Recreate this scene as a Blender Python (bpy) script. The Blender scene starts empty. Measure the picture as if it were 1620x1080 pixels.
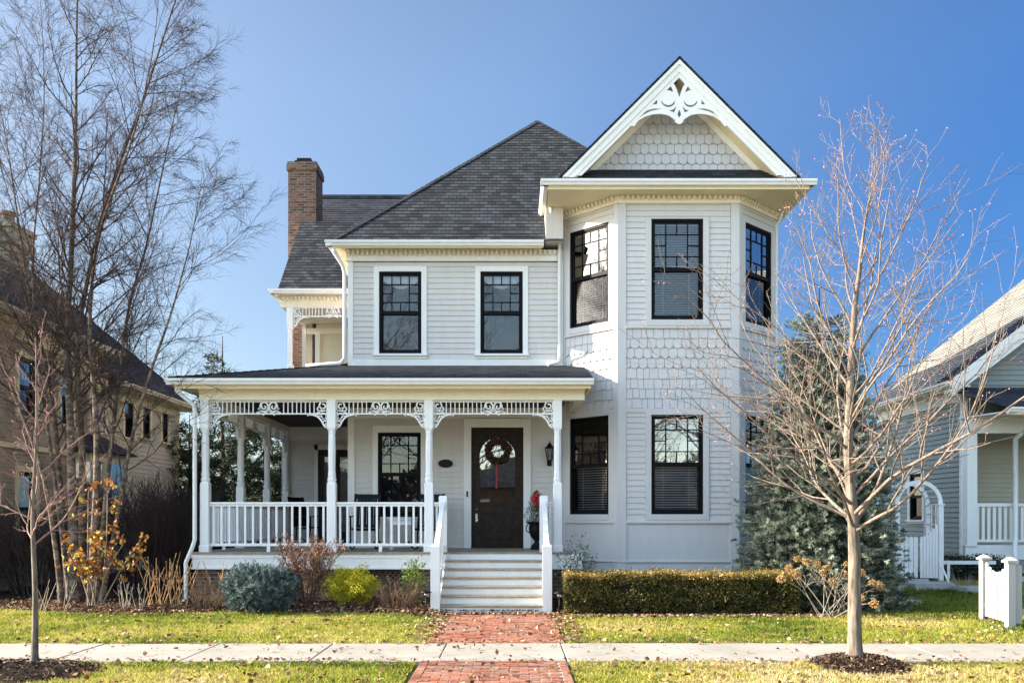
import bpy, bmesh, math, random
import numpy as np
from mathutils import Vector, Matrix
rad = math.radians
sin, cos, pi = math.sin, math.cos, math.pi
scene = bpy.context.scene
C = scene.collection
# ---------------------------------------------------------------- measuring: photo pixel + distance -> metres
FPX, HOR, CX, EYE = 1450.0, 818.0, 810.0, 1.617
def PX(px, Y): return (px - CX) * Y / FPX
def PZ(py, Y): return EYE + (HOR - py) * Y / FPX
def GY(py): return FPX * EYE / (py - HOR)
def ss(a, b, x):
    t = min(1.0, max(0.0, (x - a) / (b - a))); return t * t * (3 - 2 * t)
def ground_z(x, y):                      # the lot rises a little behind the front beds
    r = 0.21 * ss(15.8, 20.0, y)
    return r if x > -3 else 0.10 * ss(15.8, 22.0, y)

# ---------------------------------------------------------------- node helpers / materials
def new_mat(name):
    m = bpy.data.materials.new(name); m.use_nodes = True
    nt = m.node_tree
    for n in list(nt.nodes): nt.nodes.remove(n)
    out = nt.nodes.new('ShaderNodeOutputMaterial')
    b = nt.nodes.new('ShaderNodeBsdfPrincipled')
    nt.links.new(b.outputs[0], out.inputs[0])
    return m, nt, b, out
def N(nt, t, **kw):
    n = nt.nodes.new(t)
    for k, v in kw.items():
        if k in ('operation', 'blend_type', 'data_type', 'noise_dimensions', 'feature', 'distance', 'interpolation_type', 'clamp', 'attribute_name', 'offset', 'offset_frequency', 'squash', 'squash_frequency', 'wave_type', 'bands_direction'): setattr(n, k, v)
        else: n.inputs[k].default_value = v
    return n
def ramp(nt, stops, src, interp='LINEAR'):
    r = nt.nodes.new('ShaderNodeValToRGB'); r.color_ramp.interpolation = interp
    e = r.color_ramp.elements
    while len(e) > 1: e.remove(e[-1])
    e[0].position = stops[0][0]; e[0].color = (*stops[0][1], 1)
    for p, c in stops[1:]:
        k = e.new(p); k.color = (*c, 1)
    nt.links.new(src, r.inputs[0]); return r
def mix(nt, a, b, f, blend='MIX'):
    m = nt.nodes.new('ShaderNodeMix'); m.data_type = 'RGBA'; m.blend_type = blend
    for sock, v in ((m.inputs[0], f), (m.inputs[6], a), (m.inputs[7], b)):
        if hasattr(v, 'links'): nt.links.new(v, sock)
        elif isinstance(v, (int, float)): sock.default_value = v
        else: sock.default_value = (*v, 1)
    return m.outputs[2]
def bump(nt, b, h, strength=.3, dist=.01):
    n = nt.nodes.new('ShaderNodeBump'); n.inputs['Strength'].default_value = strength; n.inputs['Distance'].default_value = dist
    nt.links.new(h, n.inputs['Height']); nt.links.new(n.outputs[0], b.inputs['Normal']); return n
def coord(nt, kind='Object', scale=None):
    t = nt.nodes.new('ShaderNodeTexCoord').outputs[kind]
    if scale is not None:
        mp = nt.nodes.new('ShaderNodeMapping'); mp.inputs['Scale'].default_value = scale
        nt.links.new(t, mp.inputs[0]); return mp.outputs[0]
    return t
def noise(nt, vec, scale, detail=4, rough=.55):
    n = N(nt, 'ShaderNodeTexNoise', Scale=scale, Detail=detail, Roughness=rough); nt.links.new(vec, n.inputs['Vector']); return n.outputs['Fac']
def vary(c, k): return tuple(min(1, max(0, x * k)) for x in c)

def paint(name, col, rough=.45, var=.06, streak=True, bmp=.05, spec=.4):
    m, nt, b, o = new_mat(name)
    v = coord(nt)
    n1 = noise(nt, coord(nt, 'Object', (3, 3, .5)), 2.2, 5)
    n2 = noise(nt, v, 40, 3)
    c = ramp(nt, [(.3, vary(col, 1 - var)), (.7, vary(col, 1 + var * .4))], n1).outputs[0]
    if streak:
        n3 = noise(nt, coord(nt, 'Object', (9, 9, .7)), 3, 6, .7)
        f = ramp(nt, [(.52, (0, 0, 0)), (.80, (.34, .34, .34))], n3).outputs[0]
        c = mix(nt, c, vary((col[0], col[1] * .96, col[2] * .88), .72), f)
    nt.links.new(c, b.inputs['Base Color'])
    b.inputs['Roughness'].default_value = rough
    b.inputs['Specular IOR Level'].default_value = spec
    bump(nt, b, n2, bmp, .01)
    return m
def brick_mat(name, c1, c2, mortar, bw=.21, bh=.07, ms=.009, kind='UV', bstr=.6, rough=.85, blotch=.5, freq=2, off=.5, msm=.1):
    m, nt, b, o = new_mat(name)
    v = coord(nt, kind)
    t = N(nt, 'ShaderNodeTexBrick', Scale=1.0, offset=off, offset_frequency=freq)
    t.inputs['Color1'].default_value = (*c1, 1); t.inputs['Color2'].default_value = (*c2, 1); t.inputs['Mortar'].default_value = (*mortar, 1)
    t.inputs['Mortar Size'].default_value = ms; t.inputs['Mortar Smooth'].default_value = msm
    t.inputs['Brick Width'].default_value = bw; t.inputs['Row Height'].default_value = bh; t.inputs['Bias'].default_value = 0
    nt.links.new(v, t.inputs['Vector'])
    nz = noise(nt, coord(nt), 3.0, 6, .65)
    f = ramp(nt, [(.3, (.55, .55, .55)), (.7, (1.25, 1.25, 1.25))], nz).outputs[0]
    c = mix(nt, t.outputs['Color'], f, blotch, 'MULTIPLY')
    n2 = noise(nt, coord(nt), 60, 4)
    f2 = ramp(nt, [(.3, (.8, .8, .8)), (.7, (1.15, 1.15, 1.15))], n2).outputs[0]
    c = mix(nt, c, f2, .8, 'MULTIPLY')
    nt.links.new(c, b.inputs['Base Color']); b.inputs['Roughness'].default_value = rough
    inv = nt.nodes.new('ShaderNodeMath'); inv.operation = 'SUBTRACT'; inv.inputs[0].default_value = 1; nt.links.new(t.outputs['Fac'], inv.inputs[1])
    ad = nt.nodes.new('ShaderNodeMath'); ad.operation = 'MULTIPLY_ADD'; nt.links.new(n2, ad.inputs[0]); ad.inputs[1].default_value = .35; nt.links.new(inv.outputs[0], ad.inputs[2])
    bump(nt, b, ad.outputs[0], bstr, .012)
    b.inputs['Specular IOR Level'].default_value = .25
    return m
def leafy(name, stops, rough=.55, trans=.0, spec=.3):
    """colour picked per leaf from UV.x"""
    m, nt, b, o = new_mat(name)
    s = nt.nodes.new('ShaderNodeSeparateXYZ'); nt.links.new(coord(nt, 'UV'), s.inputs[0])
    c = ramp(nt, stops, s.outputs[0]).outputs[0]
    nt.links.new(c, b.inputs['Base Color']); b.inputs['Roughness'].default_value = rough; b.inputs['Specular IOR Level'].default_value = spec
    if trans > 0:
        tr = nt.nodes.new('ShaderNodeBsdfTranslucent'); nt.links.new(c, tr.inputs[0])
        mx = nt.nodes.new('ShaderNodeMixShader'); mx.inputs[0].default_value = trans
        nt.links.new(b.outputs[0], mx.inputs[1]); nt.links.new(tr.outputs[0], mx.inputs[2]); nt.links.new(mx.outputs[0], o.inputs[0])
    return m
def bark(name, c1, c2, scale=(30, 30, 6), rough=.85, patch=None):
    m, nt, b, o = new_mat(name)
    n1 = noise(nt, coord(nt, 'Object', scale), 1.0, 6, .65)
    c = ramp(nt, [(.35, c1), (.65, c2)], n1).outputs[0]
    if patch:
        n2 = noise(nt, coord(nt, 'Object', (3, 3, 5)), 2.0, 5, .7)
        f = ramp(nt, [(.48, (0, 0, 0)), (.56, (1, 1, 1))], n2).outputs[0]
        c = mix(nt, c, patch, f)
    nt.links.new(c, b.inputs['Base Color']); b.inputs['Roughness'].default_value = rough; b.inputs['Specular IOR Level'].default_value = .2
    bump(nt, b, n1, .5, .02)
    return m
def simple(name, col, rough=.5, metal=0, spec=.5, nscale=20, var=.15, bmp=.1):
    m, nt, b, o = new_mat(name)
    n1 = noise(nt, coord(nt), nscale, 4)
    c = ramp(nt, [(.3, vary(col, 1 - var)), (.7, vary(col, 1 + var))], n1).outputs[0]
    nt.links.new(c, b.inputs['Base Color']); b.inputs['Roughness'].default_value = rough; b.inputs['Metallic'].default_value = metal
    b.inputs['Specular IOR Level'].default_value = spec
    bump(nt, b, n1, bmp, .01)
    return m

# ---------------------------------------------------------------- mesh builder
class Frame:
    """u, v, w axes; default u = X, v = Z, w = towards the street (-Y)"""
    def __init__(s, o=(0, 0, 0), u=(1, 0, 0), v=(0, 0, 1), w=(0, -1, 0)):
        s.o = Vector(o); s.u = Vector(u); s.v = Vector(v); s.w = Vector(w)
    def __call__(s, u, v, w=0): return s.o + s.u * u + s.v * v + s.w * w
WORLD = Frame((0, 0, 0), (1, 0, 0), (0, 1, 0), (0, 0, 1))
def clip(poly, a, b, c):
    """keep a*u + b*v <= c"""
    out = []
    n = len(poly)
    for i in range(n):
        p, q = poly[i], poly[(i + 1) % n]
        dp = a * p[0] + b * p[1] - c; dq = a * q[0] + b * q[1] - c
        if dp <= 1e-9: out.append(p)
        if (dp < -1e-9 and dq > 1e-9) or (dp > 1e-9 and dq < -1e-9):
            t = dp / (dp - dq); out.append((p[0] + (q[0] - p[0]) * t, p[1] + (q[1] - p[1]) * t))
    return out
def rect(u0, u1, v0, v1): return [(u0, v0), (u1, v0), (u1, v1), (u0, v1)]
class MB:
    def __init__(s): s.v = []; s.f = []; s.uv = []; s.m = []
    def face(s, pts, uv=None, m=0):
        k = len(s.v); s.v.extend([tuple(p) for p in pts]); s.f.append(tuple(range(k, k + len(pts)))); s.uv.append(uv); s.m.append(m)
    def mesh(s, verts, faces, m=0, uvs=None):
        k = len(s.v); s.v.extend([tuple(p) for p in verts])
        for i, f in enumerate(faces):
            s.f.append(tuple(k + j for j in f)); s.uv.append(uvs[i] if uvs else None); s.m.append(m)
    def box(s, x0, x1, y0, y1, z0, z1, m=0, fr=WORLD, bev=0):
        if bev <= 0:
            p = [fr(x, y, z) for z in (z0, z1) for y in (y0, y1) for x in (x0, x1)]
            s.mesh(p, [(0, 2, 3, 1), (4, 5, 7, 6), (0, 1, 5, 4), (2, 6, 7, 3), (0, 4, 6, 2), (1, 3, 7, 5)], m)
        else:
            b = min(bev, (x1 - x0) * .45, (y1 - y0) * .45, (z1 - z0) * .45)
            def oct_(z, i): 
                return [fr(x0 + i + b, y0 + i, z), fr(x1 - i - b, y0 + i, z), fr(x1 - i, y0 + i + b, z), fr(x1 - i, y1 - i - b, z), fr(x1 - i - b, y1 - i, z), fr(x0 + i + b, y1 - i, z), fr(x0 + i, y1 - i - b, z), fr(x0 + i, y0 + i + b, z)]
            rings = [oct_(z0, b * .7), oct_(z0 + b * .7, 0), oct_(z1 - b * .7, 0), oct_(z1, b * .7)]
            s.loft(rings, m)
    def loft(s, rings, m=0, caps=True, closed=True):
        n = len(rings[0]); k = len(s.v)
        for r in rings: s.v.extend([tuple(p) for p in r])
        for i in range(len(rings) - 1):
            for j in range(n if closed else n - 1):
                a = k + i * n + j; b = k + i * n + (j + 1) % n
                s.f.append((a, b, b + n, a + n)); s.uv.append(None); s.m.append(m)
        if caps and closed:
            s.f.append(tuple(range(k + n - 1, k - 1, -1))); s.uv.append(None); s.m.append(m)
            e = k + (len(rings) - 1) * n
            s.f.append(tuple(range(e, e + n))); s.uv.append(None); s.m.append(m)
    def prism(s, poly, w0, w1, fr, m=0):
        """2D polygon (u, v) pushed from w0 to w1"""
        s.loft([[fr(u, v, w0) for u, v in poly], [fr(u, v, w1) for u, v in poly]], m)
    def profile(s, prof, u0, u1, fr, m=0):
        """(w, v) outline swept along u"""
        s.loft([[fr(u0, v, w) for w, v in prof], [fr(u1, v, w) for w, v in prof]], m)
    def tube(s, pts, rads, n=6, m=0, caps=True, flat=None):
        pts = [Vector(p) for p in pts]
        if isinstance(rads, (int, float)): rads = [rads] * len(pts)
        rings = []; nrm = None
        for i, p in enumerate(pts):
            t = (pts[min(i + 1, len(pts) - 1)] - pts[max(i - 1, 0)])
            if t.length < 1e-9: t = Vector((0, 0, 1))
            t.normalize()
            if nrm is None:
                nrm = t.orthogonal().normalized()
            else:
                nrm = nrm - t * nrm.dot(t)
                nrm = nrm.normalized() if nrm.length > 1e-6 else t.orthogonal().normalized()
            bi = t.cross(nrm)
            r = rads[i]
            rings.append([p + nrm * (r * cos(2 * pi * j / n)) + bi * (r * sin(2 * pi * j / n)) for j in range(n)])
        s.loft(rings, m, caps)
    def bar2d(s, pts, wd, w0, w1, fr, m=0):
        """flat sawn strip of width wd following a 2D path"""
        L = []; R = []
        n = len(pts)
        for i, (u, v) in enumerate(pts):
            a = pts[max(i - 1, 0)]; b = pts[min(i + 1, n - 1)]
            du, dv = b[0] - a[0], b[1] - a[1]; l = math.hypot(du, dv) or 1
            w = wd[i] if isinstance(wd, (list, tuple)) else wd
            L.append((u - dv / l * w / 2, v + du / l * w / 2)); R.append((u + dv / l * w / 2, v - du / l * w / 2))
        rings = [[fr(*L[i], w0), fr(*R[i], w0), fr(*R[i], w1), fr(*L[i], w1)] for i in range(n)]
        s.loft(rings, m)
    def lathe(s, prof, c=(0, 0, 0), n=20, m=0):
        s.loft([[(c[0] + r * cos(2 * pi * j / n), c[1] + r * sin(2 * pi * j / n), c[2] + z) for j in range(n)] for r, z in prof], m)
    def courses(s, poly, fr, pitch, depth, holes=(), v_start=None, m=0, under=True, wav=0, seed=0):
        """lapped boards or shingle courses over a convex polygon with rectangular holes (u0,u1,v0,v1)"""
        vs = [p[1] for p in poly]; us = [p[0] for p in poly]
        v0 = min(vs) if v_start is None else v_start; vmax = max(vs)
        rr = random.Random(seed)
        while v0 < vmax - 1e-6:
            v1 = v0 + pitch
            band = clip(clip(poly, 0, 1, v1), 0, -1, -v0)
            dv0 = depth * (1 + (rr.random() - .5) * wav)
            if len(band) >= 3:
                cuts = sorted({v0, v1} | {h for H in holes for h in (H[2], H[3]) if v0 < h < v1})
                for a, b in zip(cuts[:-1], cuts[1:]):
                    act = sorted([(H[0], H[1]) for H in holes if H[2] < (a + b) / 2 < H[3]])
                    sub = clip(clip(band, 0, 1, b), 0, -1, -a)
                    lo = min(us) - 1
                    spans = []
                    for h0, h1 in act: spans.append((lo, h0)); lo = h1
                    spans.append((lo, max(us) + 1))
                    for x0, x1 in spans:
                        if x1 - x0 < 1e-4: continue
                        pc = clip(clip(sub, 1, 0, x1), -1, 0, -x0)
                        if len(pc) < 3: continue
                        W = lambda v: dv0 * (1 - (v - v0) / pitch) + .001
                        s.face([fr(u, v, W(v)) for u, v in pc], [(u, v) for u, v in pc], m)
                        if under:
                            n = len(pc)
                            for i in range(n):
                                p, q = pc[i], pc[(i + 1) % n]
                                if abs(p[1] - v0) < 1e-6 and abs(q[1] - v0) < 1e-6 and abs(p[0] - q[0]) > 1e-5:
                                    s.face([fr(p[0], v0, 0), fr(q[0], v0, 0), fr(q[0], v0, W(v0)), fr(p[0], v0, W(v0))][::1], [(p[0], v0 - .005)] * 4, m)
            v0 = v1
    def build(s, name, mat, parent=None, smooth=False, label=None):
        me = bpy.data.meshes.new(name)
        me.from_pydata(s.v, [], s.f)
        uvl = me.uv_layers.new(name='UVMap')
        data = np.zeros(len(me.loops) * 2, dtype=np.float32)
        k = 0
        V = s.v
        for f, uv in zip(s.f, s.uv):
            n = len(f)
            if uv is None:
                a, b, c = V[f[0]], V[f[1]], V[f[2]]
                e1 = (b[0] - a[0], b[1] - a[1], b[2] - a[2]); e2 = (c[0] - a[0], c[1] - a[1], c[2] - a[2])
                nx = abs(e1[1] * e2[2] - e1[2] * e2[1]); ny = abs(e1[2] * e2[0] - e1[0] * e2[2]); nz = abs(e1[0] * e2[1] - e1[1] * e2[0])
                if ny >= nx and ny >= nz: ix = (0, 2)
                elif nx >= nz: ix = (1, 2)
                else: ix = (0, 1)
                for j in f: data[k] = V[j][ix[0]]; data[k + 1] = V[j][ix[1]]; k += 2
            else:
                for q in uv: data[k] = q[0]; data[k + 1] = q[1]; k += 2
        uvl.data.foreach_set('uv', data)
        mats = mat if isinstance(mat, (list, tuple)) else [mat]
        for q in mats: me.materials.append(q)
        if len(mats) > 1: me.polygons.foreach_set('material_index', s.m)
        if smooth: me.polygons.foreach_set('use_smooth', [True] * len(me.polygons))
        me.update()
        o = bpy.data.objects.new(name, me); C.objects.link(o)
        if parent is not None: o.parent = parent
        if label: o['label'] = label
        return o
def np_tris(name, verts, n_per, mat, uvx=None, parent=None, smooth=False, shape='tri'):
    """fast mesh of many separate small polygons: verts (N, n_per, 3); uvx one number per polygon"""
    verts = np.asarray(verts, dtype=np.float32); Nn = verts.shape[0]
    me = bpy.data.meshes.new(name)
    me.vertices.add(Nn * n_per); me.vertices.foreach_set('co', verts.reshape(-1))
    me.loops.add(Nn * n_per); me.loops.foreach_set('vertex_index', np.arange(Nn * n_per, dtype=np.int32))
    me.polygons.add(Nn)
    me.polygons.foreach_set('loop_start', np.arange(0, Nn * n_per, n_per, dtype=np.int32))
    try: me.polygons.foreach_set('loop_total', np.full(Nn, n_per, dtype=np.int32))
    except Exception: pass
    uvl = me.uv_layers.new(name='UVMap')
    if uvx is None: uvx = np.random.rand(Nn)
    uv = np.zeros((Nn, n_per, 2), dtype=np.float32); uv[:, :, 0] = np.asarray(uvx)[:, None]
    uv[:, :, 1] = np.linspace(0, 1, n_per)[None, :]
    uvl.data.foreach_set('uv', uv.reshape(-1))
    me.materials.append(mat); me.update(calc_edges=True); me.validate()
    o = bpy.data.objects.new(name, me); C.objects.link(o)
    if parent is not None: o.parent = parent
    return o
def leaves_np(rng, cen, nrm, L, Wd, bend=.15):
    """quads (diamond leaves): centres (N,3), direction vectors (N,3), lengths, widths"""
    Nn = len(cen)
    d = nrm / (np.linalg.norm(nrm, axis=1, keepdims=True) + 1e-9)
    r = rng.normal(size=(Nn, 3)); s = np.cross(d, r); s /= (np.linalg.norm(s, axis=1, keepdims=True) + 1e-9)
    up = np.cross(s, d)
    L = np.asarray(L).reshape(-1, 1) * np.ones((Nn, 1)); Wd = np.asarray(Wd).reshape(-1, 1) * np.ones((Nn, 1))
    a = cen - d * L * .5; b = cen + s * Wd * .5 + up * L * bend * .3; c = cen + d * L * .5 - up * L * bend; e = cen - s * Wd * .5 + up * L * bend * .3
    return np.stack([a, b, c, e], axis=1)
def leaf6_np(rng, cen, nrm, L, Wd, curl=.3):
    """withered leaves: six-sided uneven outlines that curl along the midrib"""
    Nn = len(cen); d = nrm / (np.linalg.norm(nrm, axis=1, keepdims=True) + 1e-9)
    r = rng.normal(size=(Nn, 3)) * np.array([1, 1, .35]); s = np.cross(d, np.cross(r, d)); s /= (np.linalg.norm(s, axis=1, keepdims=True) + 1e-9)
    up = np.cross(s, d); L = np.asarray(L).reshape(-1, 1); W = np.asarray(Wd).reshape(-1, 1); out = []
    for t, w in ((-.5, 0), (-.18, .42), (.2, .5), (.52, .04), (.16, -.5), (-.22, -.4)):
        j = 1 + rng.normal(size=(Nn, 1)) * .22
        out.append(cen + d * L * t * (1 + rng.normal(size=(Nn, 1)) * .1) + s * W * w * j + up * L * curl * (abs(w) - .25 + rng.normal(size=(Nn, 1)) * .12))
    return np.stack(out, axis=1)
def thing(name, label, cat, loc=(0, 0, 0), rz=0, group=None):
    o = bpy.data.objects.new(name, None); C.objects.link(o); o.empty_display_size = .2
    o.location = loc; o.rotation_euler = (0, 0, rz); tag(o, label, cat, group); return o
def tag(o, label, cat, group=None, kind=None):
    if label: o['label'] = label
    if cat: o['category'] = cat
    if group: o['group'] = group
    if kind: o['kind'] = kind
    return o
def struct(o): o['kind'] = 'structure'; return o
def stuff(o, label, cat): o['kind'] = 'stuff'; o['label'] = label; o['category'] = cat; return o
def kid(o, root):
    """parent o (built in world space) to an Empty that may stand anywhere"""
    o.parent = root; o.matrix_parent_inverse = Matrix.LocRotScale(root.location, root.rotation_euler, None).inverted(); return o
def copy_tree(o, parent=None):
    c = o.copy(); C.objects.link(c)
    if parent is not None: c.parent = parent; c.matrix_parent_inverse = o.matrix_parent_inverse
    for ch in list(o.children): copy_tree(ch, c)
    return c

# ---------------------------------------------------------------- palette
M = {}
M['siding'] = paint('painted_clapboard', (.67, .625, .575), .7, .05, spec=.15)
M['siding_bay'] = paint('painted_bay_siding', (.63, .60, .575), .7, .04, spec=.15)
M['trim'] = paint('white_trim_paint', (.86, .835, .78), .6, .04, spec=.2)
M['bounce_trim'] = paint('cream_bounce_trim', (.87, .81, .65), .6, .04, spec=.2)  # trim white warmed in colour for bounce light under the eaves
M['fence'] = paint('toned_fence_paint', (.46, .445, .41), .6, .06, spec=.2)  # white paint darkened so direct sun does not bleach the pickets
M['gable'] = paint('grey_gable_shingle', (.54, .53, .52), .7, .06, spec=.15)
M['rail'] = paint('white_rail_paint', (.85, .84, .82), .4, .05)
M['soffit'] = paint('cream_bounce_soffit', (.83, .725, .47), .6, .04, spec=.2)  # yellowed in colour for the warm bounce on the undersides
M['cream'] = paint('cream_wall', (.74, .66, .48), .6, .05)
M['gutter'] = paint('gutter_enamel', (.82, .80, .76), .3, .05)
M['black'] = simple('black_sash', (.005, .005, .006), .55, spec=.12)
M['tread'] = simple('weathered_tread', (.36, .29, .19), .7, nscale=14, var=.25)
M['deck'] = simple('porch_deck_boards', (.30, .25, .18), .6, nscale=9, var=.2)
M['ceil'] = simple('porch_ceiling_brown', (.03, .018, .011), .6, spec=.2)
M['door'] = simple('dark_stained_wood', (.026, .014, .008), .45, nscale=12, var=.5, spec=.2)
M['iron'] = simple('black_iron', (.005, .005, .0055), .5, spec=.2)
M['brass'] = simple('worn_nickel', (.55, .52, .46), .3, metal=1)
M['roof'] = brick_mat('asphalt_shingle', (.014, .016, .019), (.054, .060, .070), (.007, .008, .010), .175, .145, .007, bstr=.5, rough=.95, blotch=.8, msm=.3)
M['roof_dark'] = brick_mat('dark_shingle', (.018, .019, .022), (.050, .050, .055), (.010, .010, .011), .24, .145, .006, bstr=.5, rough=.95, blotch=.5, msm=.3)
M['roof_light'] = brick_mat('pale_weathered_shingle', (.29, .28, .245), (.41, .39, .345), (.12, .115, .10), .30, .14, .012, bstr=.6, rough=.95, blotch=.35, msm=.2)
M['roof_slate'] = brick_mat('blue_black_shingle', (.022, .024, .034), (.060, .062, .078), (.010, .010, .012), .24, .15, .006, bstr=.5, rough=.95, blotch=.5)
M['brick'] = brick_mat('red_brown_brick', (.27, .135, .085), (.085, .042, .034), (.24, .19, .145), .21, .072, .011, bstr=.7, blotch=.75)
M['brick_tan'] = brick_mat('tan_neighbour_brick', (.44, .35, .25), (.30, .225, .16), (.42, .37, .30), .21, .072, .010, bstr=.6)
M['paver'] = brick_mat('red_path_paver', (.42, .145, .075), (.29, .095, .055), (.40, .33, .27), .205, .105, .008, bstr=.6, blotch=.55)
def glass(name, tint, refl=.9, base=.35, rough=.015, wob=.35):
    m, nt, b, o = new_mat(name)
    nt.nodes.remove(b)
    t = nt.nodes.new('ShaderNodeBsdfTransparent'); t.inputs[0].default_value = (*tint, 1)
    g = nt.nodes.new('ShaderNodeBsdfGlossy'); g.inputs[0].default_value = (refl, refl, refl, 1); g.inputs['Roughness'].default_value = rough
    fr = nt.nodes.new('ShaderNodeFresnel'); fr.inputs[0].default_value = 1.5
    mp = nt.nodes.new('ShaderNodeMapRange'); mp.inputs[1].default_value = 0; mp.inputs[2].default_value = 1; mp.inputs[3].default_value = base; mp.inputs[4].default_value = 1
    nt.links.new(fr.outputs[0], mp.inputs[0])
    x = nt.nodes.new('ShaderNodeMixShader'); nt.links.new(mp.outputs[0], x.inputs[0]); nt.links.new(t.outputs[0], x.inputs[1]); nt.links.new(g.outputs[0], x.inputs[2])
    nt.links.new(x.outputs[0], o.inputs[0])
    bn = nt.nodes.new('ShaderNodeBump'); bn.inputs['Strength'].default_value = wob; bn.inputs['Distance'].default_value = .02
    nt.links.new(noise(nt, coord(nt), 2.5, 2), bn.inputs['Height']); nt.links.new(bn.outputs[0], g.inputs['Normal'])
    return m
M['glass'] = glass('window_glass', (.74, .77, .84), .95, .04, wob=.03)
M['glass_clear'] = glass('clear_sash_glass', (.75, .77, .8), .95, .26, wob=.03)
M['screen'] = glass('screened_glass', (.72, .73, .75), .7, .05, .05, wob=.03)
M['blind'] = simple('white_blind_slat', (.64, .635, .64), .5, var=.05)
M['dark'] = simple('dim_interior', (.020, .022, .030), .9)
M['curtain'] = simple('white_swag_fabric', (.82, .82, .80), .8, var=.08)
M['iron_brown'] = simple('bronze_plaque', (.014, .008, .007), .5, spec=.2)
SUN_E, SKY_E, EXPO, SKYROT, AIR, DUST, OZ = 3.95, .15, 2.06, 1, 0.8, .4, 2.0
# ================================================================= THE HOUSE
house = thing('victorian_house', 'large white and grey clapboard house with wraparound porch, corner bay tower and brick chimney', 'house', (0, 19.4, 0))
def H(mb, name, mat, parent=None, smooth=False, label=None):
    o = mb.build(name, mat, None, smooth, label)
    if parent is None: kid(o, house)
    else:
        o.parent = parent; o.matrix_parent_inverse = Matrix.Translation(-house.location) if parent is house else Matrix.Identity(4)
    return o
FRONT = Frame((0, 19.4, 0))
s2 = math.sqrt(.5)
BAYF = Frame((0, 18.38, 0))
BAYL = Frame((1.07, 19.44, 0), (s2, -s2, 0), (0, 0, 1), (-s2, -s2, 0)); BL = 1.06 / s2
BAYR = Frame((4.54, 18.38, 0), (s2, s2, 0), (0, 0, 1), (s2, -s2, 0))
WBACK = Frame((0, 23.5, 0))
def leftface(x): return Frame((x, 0, 0), (0, -1, 0), (0, 0, 1), (-1, 0, 0))
def rightface(x): return Frame((x, 0, 0), (0, 1, 0), (0, 0, 1), (1, 0, 0))

def cut_panel(name, outer, holes, w0, w1, fr, mat):
    cu = bpy.data.curves.new(name, 'CURVE'); cu.dimensions = '2D'; cu.fill_mode = 'BOTH'; cu.extrude = abs(w1 - w0) / 2
    for pts in [outer] + holes:
        sp = cu.splines.new('POLY'); sp.points.add(len(pts) - 1)
        for p, q in zip(sp.points, pts): p.co = (q[0], q[1], 0, 1)
        sp.use_cyclic_u = True
    ob = bpy.data.objects.new(name, cu); C.objects.link(ob)
    dg = bpy.context.evaluated_depsgraph_get()
    me = bpy.data.meshes.new_from_object(ob.evaluated_get(dg))
    bpy.data.objects.remove(ob)
    wm = (w0 + w1) / 2
    for v in me.vertices: v.co = fr(v.co.x, v.co.y, v.co.z + wm)
    me.materials.clear(); me.materials.append(mat)
    o = bpy.data.objects.new(name, me); C.objects.link(o); return o

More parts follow.
